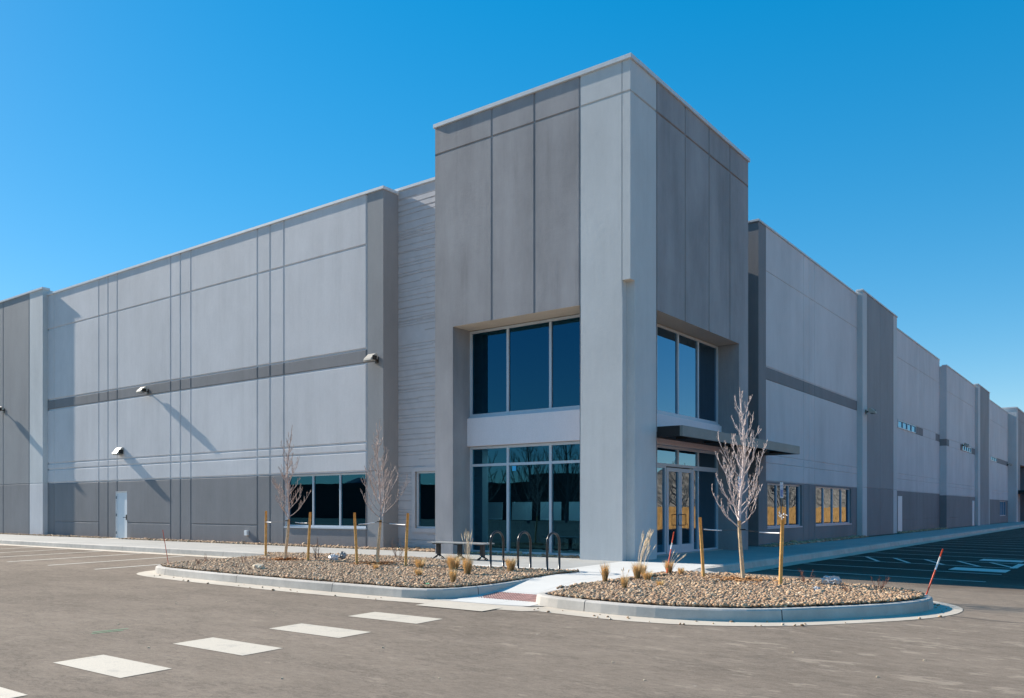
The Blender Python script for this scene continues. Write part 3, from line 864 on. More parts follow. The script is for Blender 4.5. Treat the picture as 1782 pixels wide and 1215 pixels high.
mb = MB(); mb.box(XG - 0.1, XG + 0.16, 20.432, 26.198, -0.1, 0.165); mb.build('sill', M['kerb'], B, BO)
# canopy: deep steel fascia round a dark soffit
mb = MB()
mb.box(-9.72, -9.64, 20.43, 29.92, 3.41, 3.69, 0); mb.box(-10.385, -9.722, 20.43, 20.51, 3.412, 3.69, 1); mb.box(-10.88, -9.722, 29.84, 29.92, 3.412, 3.69, 0)
cn = mb.build('canopy', [M['canopy'], M['canopy_dark']], B, BO)
mb = MB(); mb.box(-11.0, -9.722, 20.512, 29.28, 3.50, 3.56); mb.box(-10.88, -9.722, 29.281, 29.838, 3.50, 3.56); mb.build('soffit', M['canopy_dark'], cn, BO)
for y in (21.6, 23.5, 25.4, 27.3, 29.0):
    mb = MB(); mb.box(-10.38, -9.73, y - 0.04, y + 0.04, 3.43, 3.498); mb.build('rib', M['canopy_dark'], cn, BO)

# --- right (east) walls
def emat(u, z):
    if z < 2.5: return DARK
    return LIGHT
relief('pilaster', (-10.9, 0), EX, EY, 29.3, 30.05, ZB, 11.72, (), (), WM, lambda u, z: DARK, thick=3.5)
relief('facade_wall', (-10.9, 0), EX, EY, 30.05, 42.3, ZB, 11.72,
       [('v', y, None, None, 0.05, 0.02) for y in (34.3, 35.0, 35.75)] + [('v', 41.5, ZB, 2.5, 0.05, 0.02)] + [('h', z, None, None, 0.06, 0.02) for z in (10.12, 6.66, 6.18, 3.45, 3.15, 2.5)],
       [(30.2, 34.1, 0.8, 2.43, 0.14, 2), (35.9, 41.3, 0.8, 2.43, 0.14, 2)], WM, lambda u, z: DARK if (z < 2.5 or 6.18 < z < 6.66) else LIGHT, thick=0)
glazing('window', (-10.98, 0), EX, EY, [30.2, 31.4, 32.75, 34.1], [0.8, 2.43], M['glass_clear'], fw=0.055, sill=0.1)
glazing('window', (-10.98, 0), EX, EY, [35.9, 37.25, 38.6, 39.95, 41.3], [0.8, 2.43], M['glass_clear'], fw=0.055, sill=0.1)
def p1(u, z):
    if u < 43.15 or u > 48.6: return COL
    return DARK if z < 2.5 else MID
relief('pilaster', (-10.65, 0), EX, EY, 42.3, 49.4, ZB, 11.9, [('v', y, None, None, 0.05, 0.02) for y in (43.15, 45.7, 48.6)] + [('h', 2.5, None, None, 0.06, 0.02)], (), WM, p1, thick=0.8)
relief('facade_wall', (-10.9, 0), EX, EY, 49.4, 63.0, ZB, 11.5,
       [('v', y, None, None, 0.05, 0.02) for y in (55.8, 56.6, 57.6)] + [('h', z, None, None, 0.06, 0.02) for z in (9.95, 6.5, 6.0, 3.45, 3.15, 2.5)] + [('h', 0.85, 51.9, 55.8, 0.06, 0.02), ('h', 0.85, 57.6, 62.3, 0.06, 0.02)],
       [(50.7, 55.4, 6.03, 6.47, 0.04, 2), (50.75, 51.75, ZB, 2.2, 0.1, 2)], WM,
       lambda u, z: DARK if (z < 2.5 or (6.0 < z < 6.5 and (55.4 < u < 57.6 or u > 61.6))) else LIGHT, thick=0, cuts=(61.6, 55.4))
glazing('window', (-10.865, 0), EX, EY, [50.7, 51.9, 53.05, 54.2, 55.4], [6.03, 6.47], M['glass_clear'], fw=0.05)
mb = MB(); mb.box(-10.98, -10.88, 50.75, 51.75, 0.15, 2.2); mb.build('door', M['door_paint'], B, BO)
relief('facade_wall', (-10.47, 0), EX, EY, 63.0, 75.1, ZB, 11.1,
       [('v', y, None, None, 0.05, 0.02) for y in (67.9, 68.6)] + [('h', z, None, None, 0.06, 0.02) for z in (9.4, 6.2, 5.72, 3.2, 2.95, 2.4)] + [('h', 0.85, 64, 67.9, 0.06, 0.02)],
       [(69.2, 73.2, 5.75, 6.17, 0.04, 2), (73.75, 74.7, ZB, 2.1, 0.1, 2)], WM,
       lambda u, z: DARK if (z < 2.4 or (5.72 < z < 6.2 and (u < 63.9 or u > 68.3)) or u < 63.05 and z < 2.4) else LIGHT, thick=0.45, cuts=(63.9, 68.3))
glazing('window', (-10.435, 0), EX, EY, [69.2, 70.2, 71.2, 72.2, 73.2], [5.75, 6.17], M['glass_clear'], fw=0.05)
mb = MB(); mb.box(-10.55, -10.45, 73.75, 74.7, 0.15, 2.1); mb.build('door', M['door_paint'], B, BO)
relief('pilaster', (-10.25, 0), EX, EY, 75.1, 81.4, ZB, 11.25, [('v', 76.2, None, None, 0.05, 0.02), ('v', 81.0, None, None, 0.05, 0.02)], (), WM,
       lambda u, z: COL if (u < 76.2 or u > 81.0) else (DARK if z < 2.4 else MID), thick=0.6)
relief('facade_wall', (-10.47, 0), EX, EY, 81.4, 95.7, ZB, 10.85,
       [('h', z, None, None, 0.06, 0.02) for z in (9.2, 6.1, 5.65, 3.1, 2.85, 2.3)] + [('v', 87.9, None, None, 0.05, 0.02)],
       [(84.0, 87.6, 5.68, 6.07, 0.04, 2), (89.8, 94.4, 0.8, 2.2, 0.12, 2)], WM, lambda u, z: DARK if (z < 2.3 or (5.65 < z < 6.1 and u > 87.6)) else LIGHT, thick=0, cuts=(87.6,))
glazing('window', (-10.435, 0), EX, EY, [84.0, 85.2, 86.4, 87.6], [5.68, 6.07], M['glass_clear'], fw=0.05)
glazing('window', (-10.53, 0), EX, EY, [89.8, 91.3, 92.9, 94.4], [0.8, 2.2], M['glass_clear'], fw=0.06)
# far corner tower
relief('tower_wall', (-9.74, 0), EX, EY, 95.7, 112, ZB, 11.35, [('v', 97.0, None, None, 0.06, 0.02), ('h', 10.3, None, None, 0.06, 0.02)], [(98.8, 104, ZB, 5.9, 0.8, 2, 5)], WM,
       lambda u, z: COL if u < 97.0 else TOW, thick=0)
mb = MB()
mb.quad((-12.5, 95.7, ZB), (-9.74, 95.7, ZB), (-9.74, 95.7, 11.35), (-12.5, 95.7, 11.35), COL)
mb.quad((-12.5, 95.7, 11.3), (-9.74, 95.7, 11.3), (-9.74, 112, 11.3), (-12.5, 112, 11.3), COL)
mb.build('tower_wall', WM, B, BO)
glazing('window', (-10.5, 0), EX, EY, [98.8, 100.5, 102.2, 104], [0.17, 2.7, 5.9], M['glass'], fw=0.08)
mb = MB(); mb.box(-9.74, -8.6, 96.9, 110, 2.95, 3.3); mb.build('canopy', M['canopy_dark'], B, BO)
mb = MB(); mb.box(-12.5, -9.68, 95.64, 96.1, 11.35, 11.46); mb.box(-10.1, -9.68, 96.101, 112, 11.35, 11.46); mb.build('coping', M['coping'], B, BO)

# copings
coping(-43.925, -20.21, 19.95, 20.35, 12.16, 0.1); coping(-20.6, -20.21, 20.351, 20.66, 12.161, 0.1); coping(-20.62, -17.02, 20.66, 21.06, 12.275, 0.1)
coping(-72, -43.88, 19.71, 20.1, 12.45, 0.1)
for y0, y1, x, z in ((29.25, 42.29, -10.9, 11.72), (42.25, 49.45, -10.65, 11.9), (49.46, 62.9, -10.9, 11.5), (62.95, 75.05, -10.47, 11.1), (75.06, 81.45, -10.25, 11.25), (81.46, 95.6, -10.47, 10.85)):
    coping(x - 0.3, x + 0.04, y0, y1, z, 0.08)
coping(-14.4, -11.21, 29.25, 29.6, 11.721, 0.08)

# roof, floor and the walls nobody sees: keep the inside dark
mb = MB()
mb.quad((-72, 20.3, 11.6), (-20.4, 20.3, 11.6), (-20.4, 27.0, 11.6), (-72, 27.0, 11.6)); mb.quad((-20.4, 20.8, 11.6), (-17.05, 20.8, 11.6), (-17.05, 27.0, 11.6), (-20.4, 27.0, 11.6))
mb.quad((-72, 27.0, 11.6), (-14.4, 27.0, 11.6), (-14.4, 29.3, 11.6), (-72, 29.3, 11.6))
mb.quad((-72, 29.3, 11.2), (-11.2, 29.3, 11.2), (-11.2, 49.4, 11.2), (-72, 49.4, 11.2))
mb.quad((-72, 49.4, 10.7), (-10.95, 49.4, 10.7), (-10.95, 112, 10.7), (-72, 112, 10.7))
mb.build('roof', M['roofing'], B, BO)
mb = MB()
mb.quad((-72, 112, ZB), (-9.74, 112, ZB), (-9.74, 112, 11.3), (-72, 112, 11.3)); mb.build('rear_wall', M['paint_mid'], B, BO); mb = MB(); mb.quad((-72, 19.8, ZB), (-72, 112, ZB), (-72, 112, 12.4), (-72, 19.8, 12.4))
mb.build('rear_wall', M['paint_mid'], B, BO); mb = MB(); mb.quad((-14.4, 27.0, ZB), (-14.4, 29.3, ZB), (-14.4, 29.3, 11.7), (-14.4, 27.0, 11.7))
mb.build('rear_wall', M['paint_mid'], B, BO)
mb = MB()
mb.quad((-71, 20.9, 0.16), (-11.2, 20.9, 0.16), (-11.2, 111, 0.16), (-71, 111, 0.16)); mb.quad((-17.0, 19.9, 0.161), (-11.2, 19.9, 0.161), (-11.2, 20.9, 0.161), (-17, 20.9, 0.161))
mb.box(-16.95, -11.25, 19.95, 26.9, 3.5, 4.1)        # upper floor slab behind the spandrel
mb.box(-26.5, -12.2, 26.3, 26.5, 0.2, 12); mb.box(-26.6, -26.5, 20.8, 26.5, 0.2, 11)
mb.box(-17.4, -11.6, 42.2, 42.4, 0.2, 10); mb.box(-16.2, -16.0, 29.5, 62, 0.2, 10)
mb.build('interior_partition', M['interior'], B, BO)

# recessed ceiling downlight that is lit, seen through the lower glazing
t = NT('lit lamp'); e = t.n('ShaderNodeEmission'); e.inputs['Color'].default_value = (1, 0.93, 0.82, 1); e.inputs['Strength'].default_value = 170
t.l(e.outputs[0], t.out.inputs[0]); M['lit'] = t.mat
def disc(mb, x, y, z, r, n=14, mi=0):
    mb.add([(x + r * math.cos(2 * PI * k / n), y + r * math.sin(2 * PI * k / n), z) for k in range(n)], [tuple(range(n))[::-1]], mi)
for k, (x, y) in enumerate(((-13.35, 21.2), (-15.6, 21.6), (-14.0, 24.4), (-12.3, 23.0))):
    r_ = empty('ceiling_light', (x, y, 3.47))
    mb = MB(); mb.tube([(x, y, 3.46), (x, y, 3.499)], [0.115, 0.115], 16); mb.build('trim_ring', M['alu'], r_, (x, y, 3.47))
    mb = MB(); disc(mb, x, y, 3.455, 0.09); mb.build('lamp', M['lit'], r_, (x, y, 3.47))
    tag(r_, 'small round lit downlight in the lobby ceiling ' + ['above the right-hand easel, near the glass', 'above the left-hand easel', 'towards the back wall', 'beside the entrance doors'][k], 'ceiling light', 'downlights in the lobby ceiling')

# display boards on easels in the lobby
cols = ['leftmost of the four', 'second from the left', 'third from the left', 'rightmost of the four']
for k, x in enumerate((-17.55, -16.35, -15.2, -14.1)):
    y = 22.4
    r_ = empty('display_easel', (x, y, 0.16)); org = (x, y, 0.16)
    mb = MB()
    mb.tube([(x - 0.32, y + 0.1, 0.16), (x, y + 0.25, 1.62)], 0.016, 6); mb.tube([(x + 0.32, y + 0.1, 0.16), (x, y + 0.25, 1.62)], 0.016, 6); mb.tube([(x, y + 0.7, 0.16), (x, y + 0.25, 1.62)], 0.016, 6)
    mb.tube([(x - 0.02, y - 0.12, 0.3), (x - 0.16, y + 0.02, 1.0)], 0.012, 6)
    mb.build('easel_legs', M['black_metal'], r_, org)
    mb = MB(); s = 0.12
    mb.add([(x - 0.43 + q * s * 0.9, y - 0.02 + q * 0.16 + d, 1.12 + q * 0.62 if False else (1.12 + (1 - q) * 0.6)) for d in (0, 0.02) for q, sx in ((1, 0),)], [])
    vs = [(x - 0.36, y, 1.12), (x + 0.44, y, 1.12), (x + 0.36, y + 0.14, 1.71), (x - 0.44, y + 0.14, 1.71)]
    vs += [(a, b + 0.02, c) for a, b, c in vs]
    mb = MB(); mb.add(vs, [(0, 1, 2, 3), (7, 6, 5, 4), (0, 4, 5, 1), (1, 5, 6, 2), (2, 6, 7, 3), (3, 7, 4, 0)])
    mb.build('board', M['board'], r_, org)
    tag(r_, 'white display board on a lobby easel, ' + cols[k], 'easel', 'display boards in the lobby')
mb = MB(); mb.box(-14.74, -14.60, 19.79, 19.794, 2.60, 2.745)
tag(mb.build('sticker', M['blue_tape'], None, (-14.67, 19.79, 2.6)), 'small square blue sticker on the lobby glass below the transom', 'sticker')

# ------------------------------------------------------------------ wall lights
def wall_light(loc, ang, label, kind='wedge', group=None):
    r_ = empty('wall_light', loc, ang)
    org = (0, 0, 0)
    mb = MB()
    if kind == 'wedge':       # outwards = -Y
        mb.prism([(0.0, 0.0), (0.0, 0.30), (-0.12, 0.28), (-0.34, 0.02), (-0.34, -0.03), (-0.02, -0.03)][::-1], 'x', -0.21, 0.21)
        mb.build('housing', M['lamp_shell'], r_, org, bevel=0.012)
        mb = MB(); mb.box(0.2102, 0.216, -0.24, -0.03, 0.0, 0.2); mb.build('end_cap', M['lamp_dark'], r_, org)
        mb = MB(); mb.box(-0.18, 0.18, -0.31, -0.05, -0.045, -0.031); mb.build('lens', M['lamp_dark'], r_, org)
    else:
        mb.prism([(-0.16, -0.02), (-0.13, 0.16), (-0.24, 0.20), (-0.46, 0.0), (-0.47, -0.07), (-0.42, -0.10)][::-1], 'x', -0.19, 0.19)
        mb.build('housing', M['lamp_shell'], r_, org, bevel=0.02)
        mb = MB(); mb.box(-0.07, 0.07, -0.04, 0.0, -0.1, 0.12); mb.tube([(0, -0.02, 0.0), (0, -0.12, 0.03), (0, -0.22, 0.02)], 0.035, 8)
        mb.build('bracket', M['lamp_dark'], r_, org)
        mb = MB(); mb.box(0.1902, 0.196, -0.40, -0.20, -0.04, 0.11); mb.build('end_cap', M['lamp_dark'], r_, org)
        mb = MB(); mb.box(-0.15, 0.15, -0.42, -0.24, -0.09, -0.075); mb.build('lens', M['lamp_dark'], r_, org)
    return tag(r_, label, 'wall light', group or 'wall lights on the warehouse')
wall_light((-34.7, 20.02, 6.58), 0, 'bronze floodlight on the dark stripe of the left facade, above the steel door', 'flood')
wall_light((-36.9, 20.0, 3.95), 0, 'wedge wall light above the pale steel door', 'wedge')
wall_light((-48.3, 19.77, 6.68), 0, 'bronze floodlight high on the proud bay at the left edge', 'flood')
wall_light((-20.55, 20.0, 6.47), 0, 'bronze floodlight on the narrow end of the left facade beside the ribbed siding', 'flood')
wall_light((-10.65, 42.9, 6.15), R(90), 'dark floodlight high on the first pilaster of the right facade', 'flood')
wall_light((-10.47, 69.2, 6.1), R(90), 'small dark floodlight beside the second row of clerestory panes', 'flood')
wall_light((-10.47, 95.0, 5.75), R(90), 'tiny dark floodlight at the end of the right facade by the far tower', 'flood')
# outlet box with its cover
mb = MB(); mb.box(-27.72, -27.55, 19.90, 20.0, 0.46, 0.66)
r_ = mb.build('outlet_box', M['white_plastic'], None, (-27.63, 19.95, 0.46), bevel=0.01)
tag(r_, 'small white outlet box low on the dark base of the left facade', 'outlet')
# electric box on siding
mb = MB(); mb.box(-17.75, -17.42, 20.6, 20.71, 3.25, 3.75)
tag(mb.build('junction_box', M['siding'], None, (-17.6, 20.65, 3.25), bevel=0.01), 'flat grey electrical box on the ribbed siding beside the tower', 'electrical box')

# ------------------------------------------------------------------ street furniture
def bench(x0, x1, y, z):
    cx = (x0 + x1) / 2
    r_ = empty('park_bench', (cx, y, z)); org = (cx, y, z)
    for k in range(4):
        yy = y - 0.19 + k * 0.125
        mb = MB(); mb.box(x0, x1, yy - 0.052, yy + 0.052, z + 0.42, z + 0.452); mb.build('slat', M['bench_top'], r_, org, bevel=0.008)
    for x in (x0 + 0.2, cx - 0.02, x1 - 0.22):
        mb = MB(); mb.box(x - 0.05, x + 0.05, y - 0.045, y + 0.045, z + 0.08, z + 0.40); mb.box(x - 0.045, x + 0.045, y - 0.2, y + 0.2, z + 0.395, z + 0.418)
        for s in (-1, 1):
            mb.tube([(x + s * 0.02, y, z + 0.12), (x + s * 0.12, y - 0.05 * s, z + 0.045), (x + s * 0.24, y - 0.1 * s, z + 0.015)], [0.028, 0.022, 0.014], 8)
            mb.tube([(x, y + s * 0.02, z + 0.12), (x, y + s * 0.12, z + 0.05), (x, y + s * 0.22, z + 0.015)], [0.028, 0.022, 0.014], 8)
        mb.build('leg', M['black_metal'], r_, org, )
    return tag(r_, 'backless bench with grey slats on three black pedestal legs before the tower', 'bench')
bench(-15.42, -13.48, 17.1, 0.15)

# bicycle hoops
def hoop():
    r_ = empty('bike_rack', (0, 0, 0))
    w = 0.235; H = 0.84; mb = MB()
    pts = [(0, -w, 0)] + [(0, -w, H - w * z) for z in (2.2, 1.3, 1.0)]
    pts += [(0, -w * math.cos(a), H - w + w * math.sin(a)) for a in [PI * k / 16 for k in range(1, 16)]]
    pts += [(0, w, H - w), (0, w, H - w * 1.3), (0, w, H - w * 2.2), (0, w, 0)]
    mb.tube(pts, 0.026, 12); mb.build('hoop', M['black_metal'], r_)
    for s in (-1, 1):
        mb = MB(); mb.tube([(0, s * w, 0.0), (0, s * w, 0.012)], 0.06, 14); mb.build('flange', M['black_metal'], r_)
    return r_
h0 = hoop()
for k, (x, y, lab) in enumerate(((-11.69, 15.12, 'black steel bicycle hoop nearest the bench'), (-10.95, 15.15, 'black steel bicycle hoop between the other two'), (-10.13, 15.08, 'black steel bicycle hoop farthest from the bench'))):
    o = h0 if k == 0 else copy_tree(h0)
    o.location = (x, y, ztop(x, y)); o.rotation_euler.z = 0.0
    tag(o, lab, 'bike rack', 'black bicycle hoops on the walk')

# accessible parking signs facing the stalls
def sign(x, y, z0, z1, label, top):
    r_ = empty('parking_sign', (x, y, z0)); org = (x, y, z0)
    mb = MB(); mb.box(x - 0.035, x - 0.012, y - 0.022, y + 0.022, z0, z1 + 0.02); mb.build('pole', M['canopy'], r_, org)
    mb = MB(); mb.box(x - 0.011, x - 0.007, y - 0.15, y + 0.15, z1 - top, z1); p = mb.build('sign_plate', M['sign_white'], r_, org)
    mb = MB(); mb.box(x - 0.0065, x - 0.0045, y - 0.11, y + 0.11, z1 - top + 0.05, z1 - top + 0.27); mb.build('symbol_panel', M['sign_blue'], p, org)
    mb = MB(); zc = z1 - top + 0.16; X = x - 0.002
    mb.tube([(X, y - 0.02, zc + 0.07), (X, y - 0.015, zc + 0.0), (X, y + 0.035, zc - 0.005), (X, y + 0.055, zc - 0.06)], 0.008, 6)
    mb.tube([(X, y - 0.02, zc + 0.085), (X, y - 0.02, zc + 0.1)], 0.014, 8)
    mb.tube([(X, y + 0.03 - 0.01 - 0.055 * math.cos(a), zc - 0.03 - 0.05 * math.sin(a)) for a in [-0.7 + k * 0.45 for k in range(9)]], 0.007, 6)
    mb.build('wheelchair_symbol', M['sign_white'], p, org)
    for dz in (0.30, 0.345, 0.39):
        if dz < top - 0.03:
            mb = MB(); mb.box(x - 0.0065, x - 0.005, y - 0.10, y + 0.10, z1 - top + dz, z1 - top + dz + 0.014); mb.build('text_line', M['sign_blue'], p, org)
    return tag(r_, label, 'sign', 'parking signs on posts')
sign(-9.25, 23.42, 0.15, 2.43, 'blue and white accessible parking sign on a post nearest the entrance doors', 0.5)
sign(-9.1, 26.5, 0.15, 2.33, 'blue and white accessible parking sign on a post under the canopy end', 0.5)

# snow marker poles
def marker(p0, p1, r, bands, label):
    r_ = empty('snow_marker', p0)
    a, b = Vector(p0), Vector(p1)
    mb = MB(); mb.tube([a.lerp(b, t) for t in (0, 0.25, 0.5, 0.75, 1)], r, 8); mb.build('pole', M['orange'], r_, p0)
    for t0, t1 in bands:
        mb = MB(); mb.tube([a.lerp(b, t0), a.lerp(b, t1)], r + 0.002, 8); mb.build('reflective_band', M['white_plastic'], r_, p0)
    return tag(r_, label, 'snow marker', 'orange snow marker poles')
marker((-2.86, 15.37, 0.06), (-2.63, 15.5, 0.83), 0.0125, [(0.55, 0.83)], 'leaning orange marker pole with a white band at the tip of the right bed')
marker((-19.35, 11.7, 0.08), (-19.7, 11.75, 0.96), 0.008, [], 'thin reddish marker pole at the far left end of the left bed')
marker((-7.72, 15.6, 0.14), (-7.72, 15.95, 1.02), 0.012, [(0.6, 0.74)], 'short orange and white marker pole among the grass by the doors')

# ------------------------------------------------------------------ young trees with stakes
def branchy(mb, p, d, L, r, depth, rnd, up=0.35, n_sub=5, nseg=6, minr=0.0038, mi=0):
    """a curved branch that turns upwards, with alternate twigs"""
    pts = [Vector(p)]; rad = [r]; d = d.normalized()
    st = L / nseg
    for i in range(nseg):
        d = (d + Vector((rnd.uniform(-.16, .16), rnd.uniform(-.16, .16), up / nseg * 2 + rnd.uniform(-.06, .1)))).normalized()
        pts.append(pts[-1] + d * st); rad.append(max(minr, r * (1 - 0.8 * (i + 1) / nseg)))
    mb.tube(pts, rad, 6 if r > 0.008 else (4 if r > 0.005 else 3), mi)
    if depth <= 0: return
    s = rnd.choice((-1, 1))
    for k in range(n_sub):
        t = 0.22 + 0.74 * k / max(1, n_sub) + rnd.uniform(-.04, .04)
        i = min(nseg - 1, int(t * nseg)); q = pts[i].lerp(pts[i + 1], t * nseg - i)
        ax = (pts[i + 1] - pts[i]).normalized()
        side = ax.cross(Vector((rnd.uniform(-.6, .6), rnd.uniform(-.6, .6), 1))).normalized() * s
        s = -s
        dd = (ax * rnd.uniform(0.8, 1.25) + side * rnd.uniform(0.55, 1.0) + Vector((0, 0, 0.12))).normalized()
        branchy(mb, q, dd, L * rnd.uniform(0.22, 0.42) * (1.12 - 0.6 * t), max(minr, r * 0.5), depth - 1, rnd, up * 0.9, max(2, n_sub - 2), max(3, nseg - 2), minr, mi)

def young_tree(x, y, z, H, seed, label, spread=0.72, z_first=1.15, lean=(0, 0), mat='twig', nb=17, flat=1.0):
    rnd = random.Random(seed)
    r_ = empty('young_tree', (x, y, z)); org = (x, y, z)
    tp = []; tr = []
    N = 16
    for i in range(N + 1):
        t = i / N
        tp.append(Vector((x + lean[0] * t + 0.035 * math.sin(t * 9 + seed), y + lean[1] * t + 0.03 * math.cos(t * 7 + seed), z + H * t)))
        tr.append(0.031 * (1 - t) ** 0.8 + 0.006)
    k0 = 4
    mb = MB(); mb.tube(tp[:k0 + 2], [a * 1.12 for a in tr[:k0 + 2]], 10); mb.build('trunk', M['trunk_wrap'], r_, org)
    mb = MB(); mb.tube(tp[k0 + 1:], tr[k0 + 1:], 8)
    az = rnd.uniform(0, 6)
    for k in range(nb):
        f = (k / nb) ** 1.15
        h = z_first + (H - z_first - 0.3) * f
        t = h / H; i = min(N - 1, int(t * N)); p = tp[i].lerp(tp[i + 1], t * N - i)
        az += 2.4 + rnd.uniform(-.35, .35)
        L = spread * (0.36 + 1.05 * (1 - f) ** 1.1) * rnd.uniform(0.62, 1.15)
        d = Vector((math.cos(az), math.sin(az), (0.50 + 0.7 * f) * flat + rnd.uniform(-.15, .2)))
        branchy(mb, p, d, L, max(0.0075, tr[i] * 0.4), 2, rnd, up=0.62, n_sub=7 if f < 0.6 else 5, nseg=8)
    mb.build('crown', M[mat], r_, org)
    return tag(r_, label, 'tree')
young_tree(-17.89, 14.12, 0.12, 3.55, 11, 'bare young tree staked before the three-pane window of the left facade', 0.76, 1.12, (0.15, 0.05), mat='twig_brown', nb=27, flat=0.9)
young_tree(-14.76, 14.42, 0.12, 3.55, 23, 'bare young tree staked before the ribbed siding beside the tower', 0.82, 1.12, (0.02, 0), mat='twig_brown', nb=30, flat=1.0)
young_tree(-6.06, 15.4, 0.12, 3.68, 8, 'bare pale young tree staked in the right bed before the entrance', 0.95, 1.02, (0.0, 0.02), nb=30, flat=0.9)

def stake(x, y, H, lean, label):
    z = ztop(x, y)
    r_ = MB(); a = Vector((x, y, z - 0.1)); b = Vector((x + lean[0], y + lean[1], z + H))
    r_.tube([a, a.lerp(b, .33), a.lerp(b, .66), b], [0.034, 0.033, 0.033, 0.031], 10, smooth=True)
    o = r_.build('tree_stake', M['wood_stake'], None, (x, y, z))
    return tag(o, label, 'stake', 'wooden stakes guying the young trees')
stake(-19.65, 14.82, 1.30, (0.02, 0.0), 'wooden stake on the far left of the left tree')
stake(-17.21, 14.28, 1.28, (0.06, 0.04), 'wooden stake close to the right of the left tree')
stake(-15.09, 14.03, 1.28, (-0.10, 0.0), 'leaning wooden stake close to the left of the tree before the siding')
stake(-13.72, 14.25, 1.27, (0.06, 0.03), 'leaning wooden stake on the right of the tree before the siding')
stake(-6.79, 15.34, 1.20, (-0.07, -0.03), 'leaning wooden stake on the left of the right bed tree')
o_s6 = stake(-5.17, 14.96, 1.28, (0.03, 0.05), 'wooden stake with shredded tape on top right of the right bed tree')

def strap(a, b, f0, f1, label):
    """guy wire with a white sleeve between f0 and f1, from stake a to trunk b"""
    a, b = Vector(a), Vector(b)
    r_ = empty('tree_tie', a); org = tuple(a)
    mb = MB(); mb.tube([a.lerp(b, t) - Vector((0, 0, 0.02 * math.sin(PI * t))) for t in (0, .25, .5, .75, 1)], 0.004, 5); mb.build('wire', M['rubber'], r_, org)
    mb = MB(); mb.tube([a.lerp(b, t) - Vector((0, 0, 0.02 * math.sin(PI * t))) for t in (f0, (f0 + f1) / 2, f1)], 0.0115, 8); mb.build('sleeve', M['strap'], r_, org)
    mb = MB()
    n = (b - a).normalized()
    mb.tube([b + Vector((0.05 * math.cos(q), 0.05 * math.sin(q), 0)) for q in [2 * PI * k / 10 for k in range(11)]], 0.012, 6); mb.build('loop', M['rubber'], r_, org)
    return tag(r_, label, 'tree tie', 'white sleeved ties between stakes and trees')
strap((-19.64, 14.8, 1.12), (-17.85, 14.13, 1.18), 0.03, 0.3, 'white sleeved tie from the far left stake to the left tree')
strap((-17.16, 14.3, 1.12), (-17.85, 14.13, 1.18), 0.1, 0.62, 'white sleeved tie right of the left tree')
strap((-15.15, 14.03, 1.12), (-14.74, 14.42, 1.18), 0.12, 0.8, 'white sleeved tie left of the tree before the siding')
strap((-13.68, 14.27, 1.12), (-14.74, 14.42, 1.18), 0.05, 0.62, 'white sleeved tie right of the tree before the siding')
strap((-6.83, 15.33, 1.10), (-6.04, 15.4, 1.10), 0.05, 0.5, 'white sleeved tie left of the right bed tree')
strap((-5.15, 14.99, 1.06), (-6.04, 15.4, 1.10), 0.05, 0.55, 'white sleeved tie right of the right bed tree')
# shredded tape on the stake head
rnd = random.Random(5); mb = MB()
x, y, z = -5.14, 15.01, ztop(-5.17, 14.96) + 1.28
for k in range(12):
    a = rnd.uniform(0, 6.28); p = Vector((x, y, z - 0.05)); pts = [p]
    for i in range(3): pts.append(pts[-1] + Vector((math.cos(a) * 0.03, math.sin(a) * 0.03, rnd.uniform(-.02, .05)))); a += rnd.uniform(-.8, .8)
    mb.tube(pts, 0.006, 4)
tag(mb.build('tape_scrap', M['strap'], None, (x, y, z)), 'shredded white tape knotted round the top of a stake', 'tape')

# mulch rings
for x, y, lab in ((-17.89, 14.1, 'left tree'), (-14.76, 14.35, 'tree before the siding'), (-6.06, 15.25, 'right bed tree')):
    rnd = random.Random(int(x * 10)); mb = MB()
    for k in range(420):
        a = rnd.uniform(0, 6.28); q = abs(rnd.gauss(0, 0.3)); px, py = x + q * math.cos(a) * 1.25, y + q * math.sin(a)
        zz = ztop(px, py) + 0.05 + rnd.uniform(0, 0.02); L = rnd.uniform(0.02, 0.06); b = rnd.uniform(0, 3.14); t = rnd.uniform(-.3, .3)
        dx, dy = math.cos(b) * L, math.sin(b) * L; w = 0.008
        mb.add([(px - dx - dy * .2, py - dy + dx * .2, zz - t * .03), (px + dx - dy * .2, py + dy + dx * .2, zz + t * .03), (px + dx + dy * .2, py + dy - dx * .2, zz + t * .03 + w), (px - dx + dy * .2, py - dy - dx * .2, zz - t * .03 + w)], [(0, 1, 2, 3)])
    tag(mb.build('mulch', M['mulch'], None, (x, y, 0.15)), 'ring of orange wood chips round the ' + lab, 'mulch', kind='stuff')

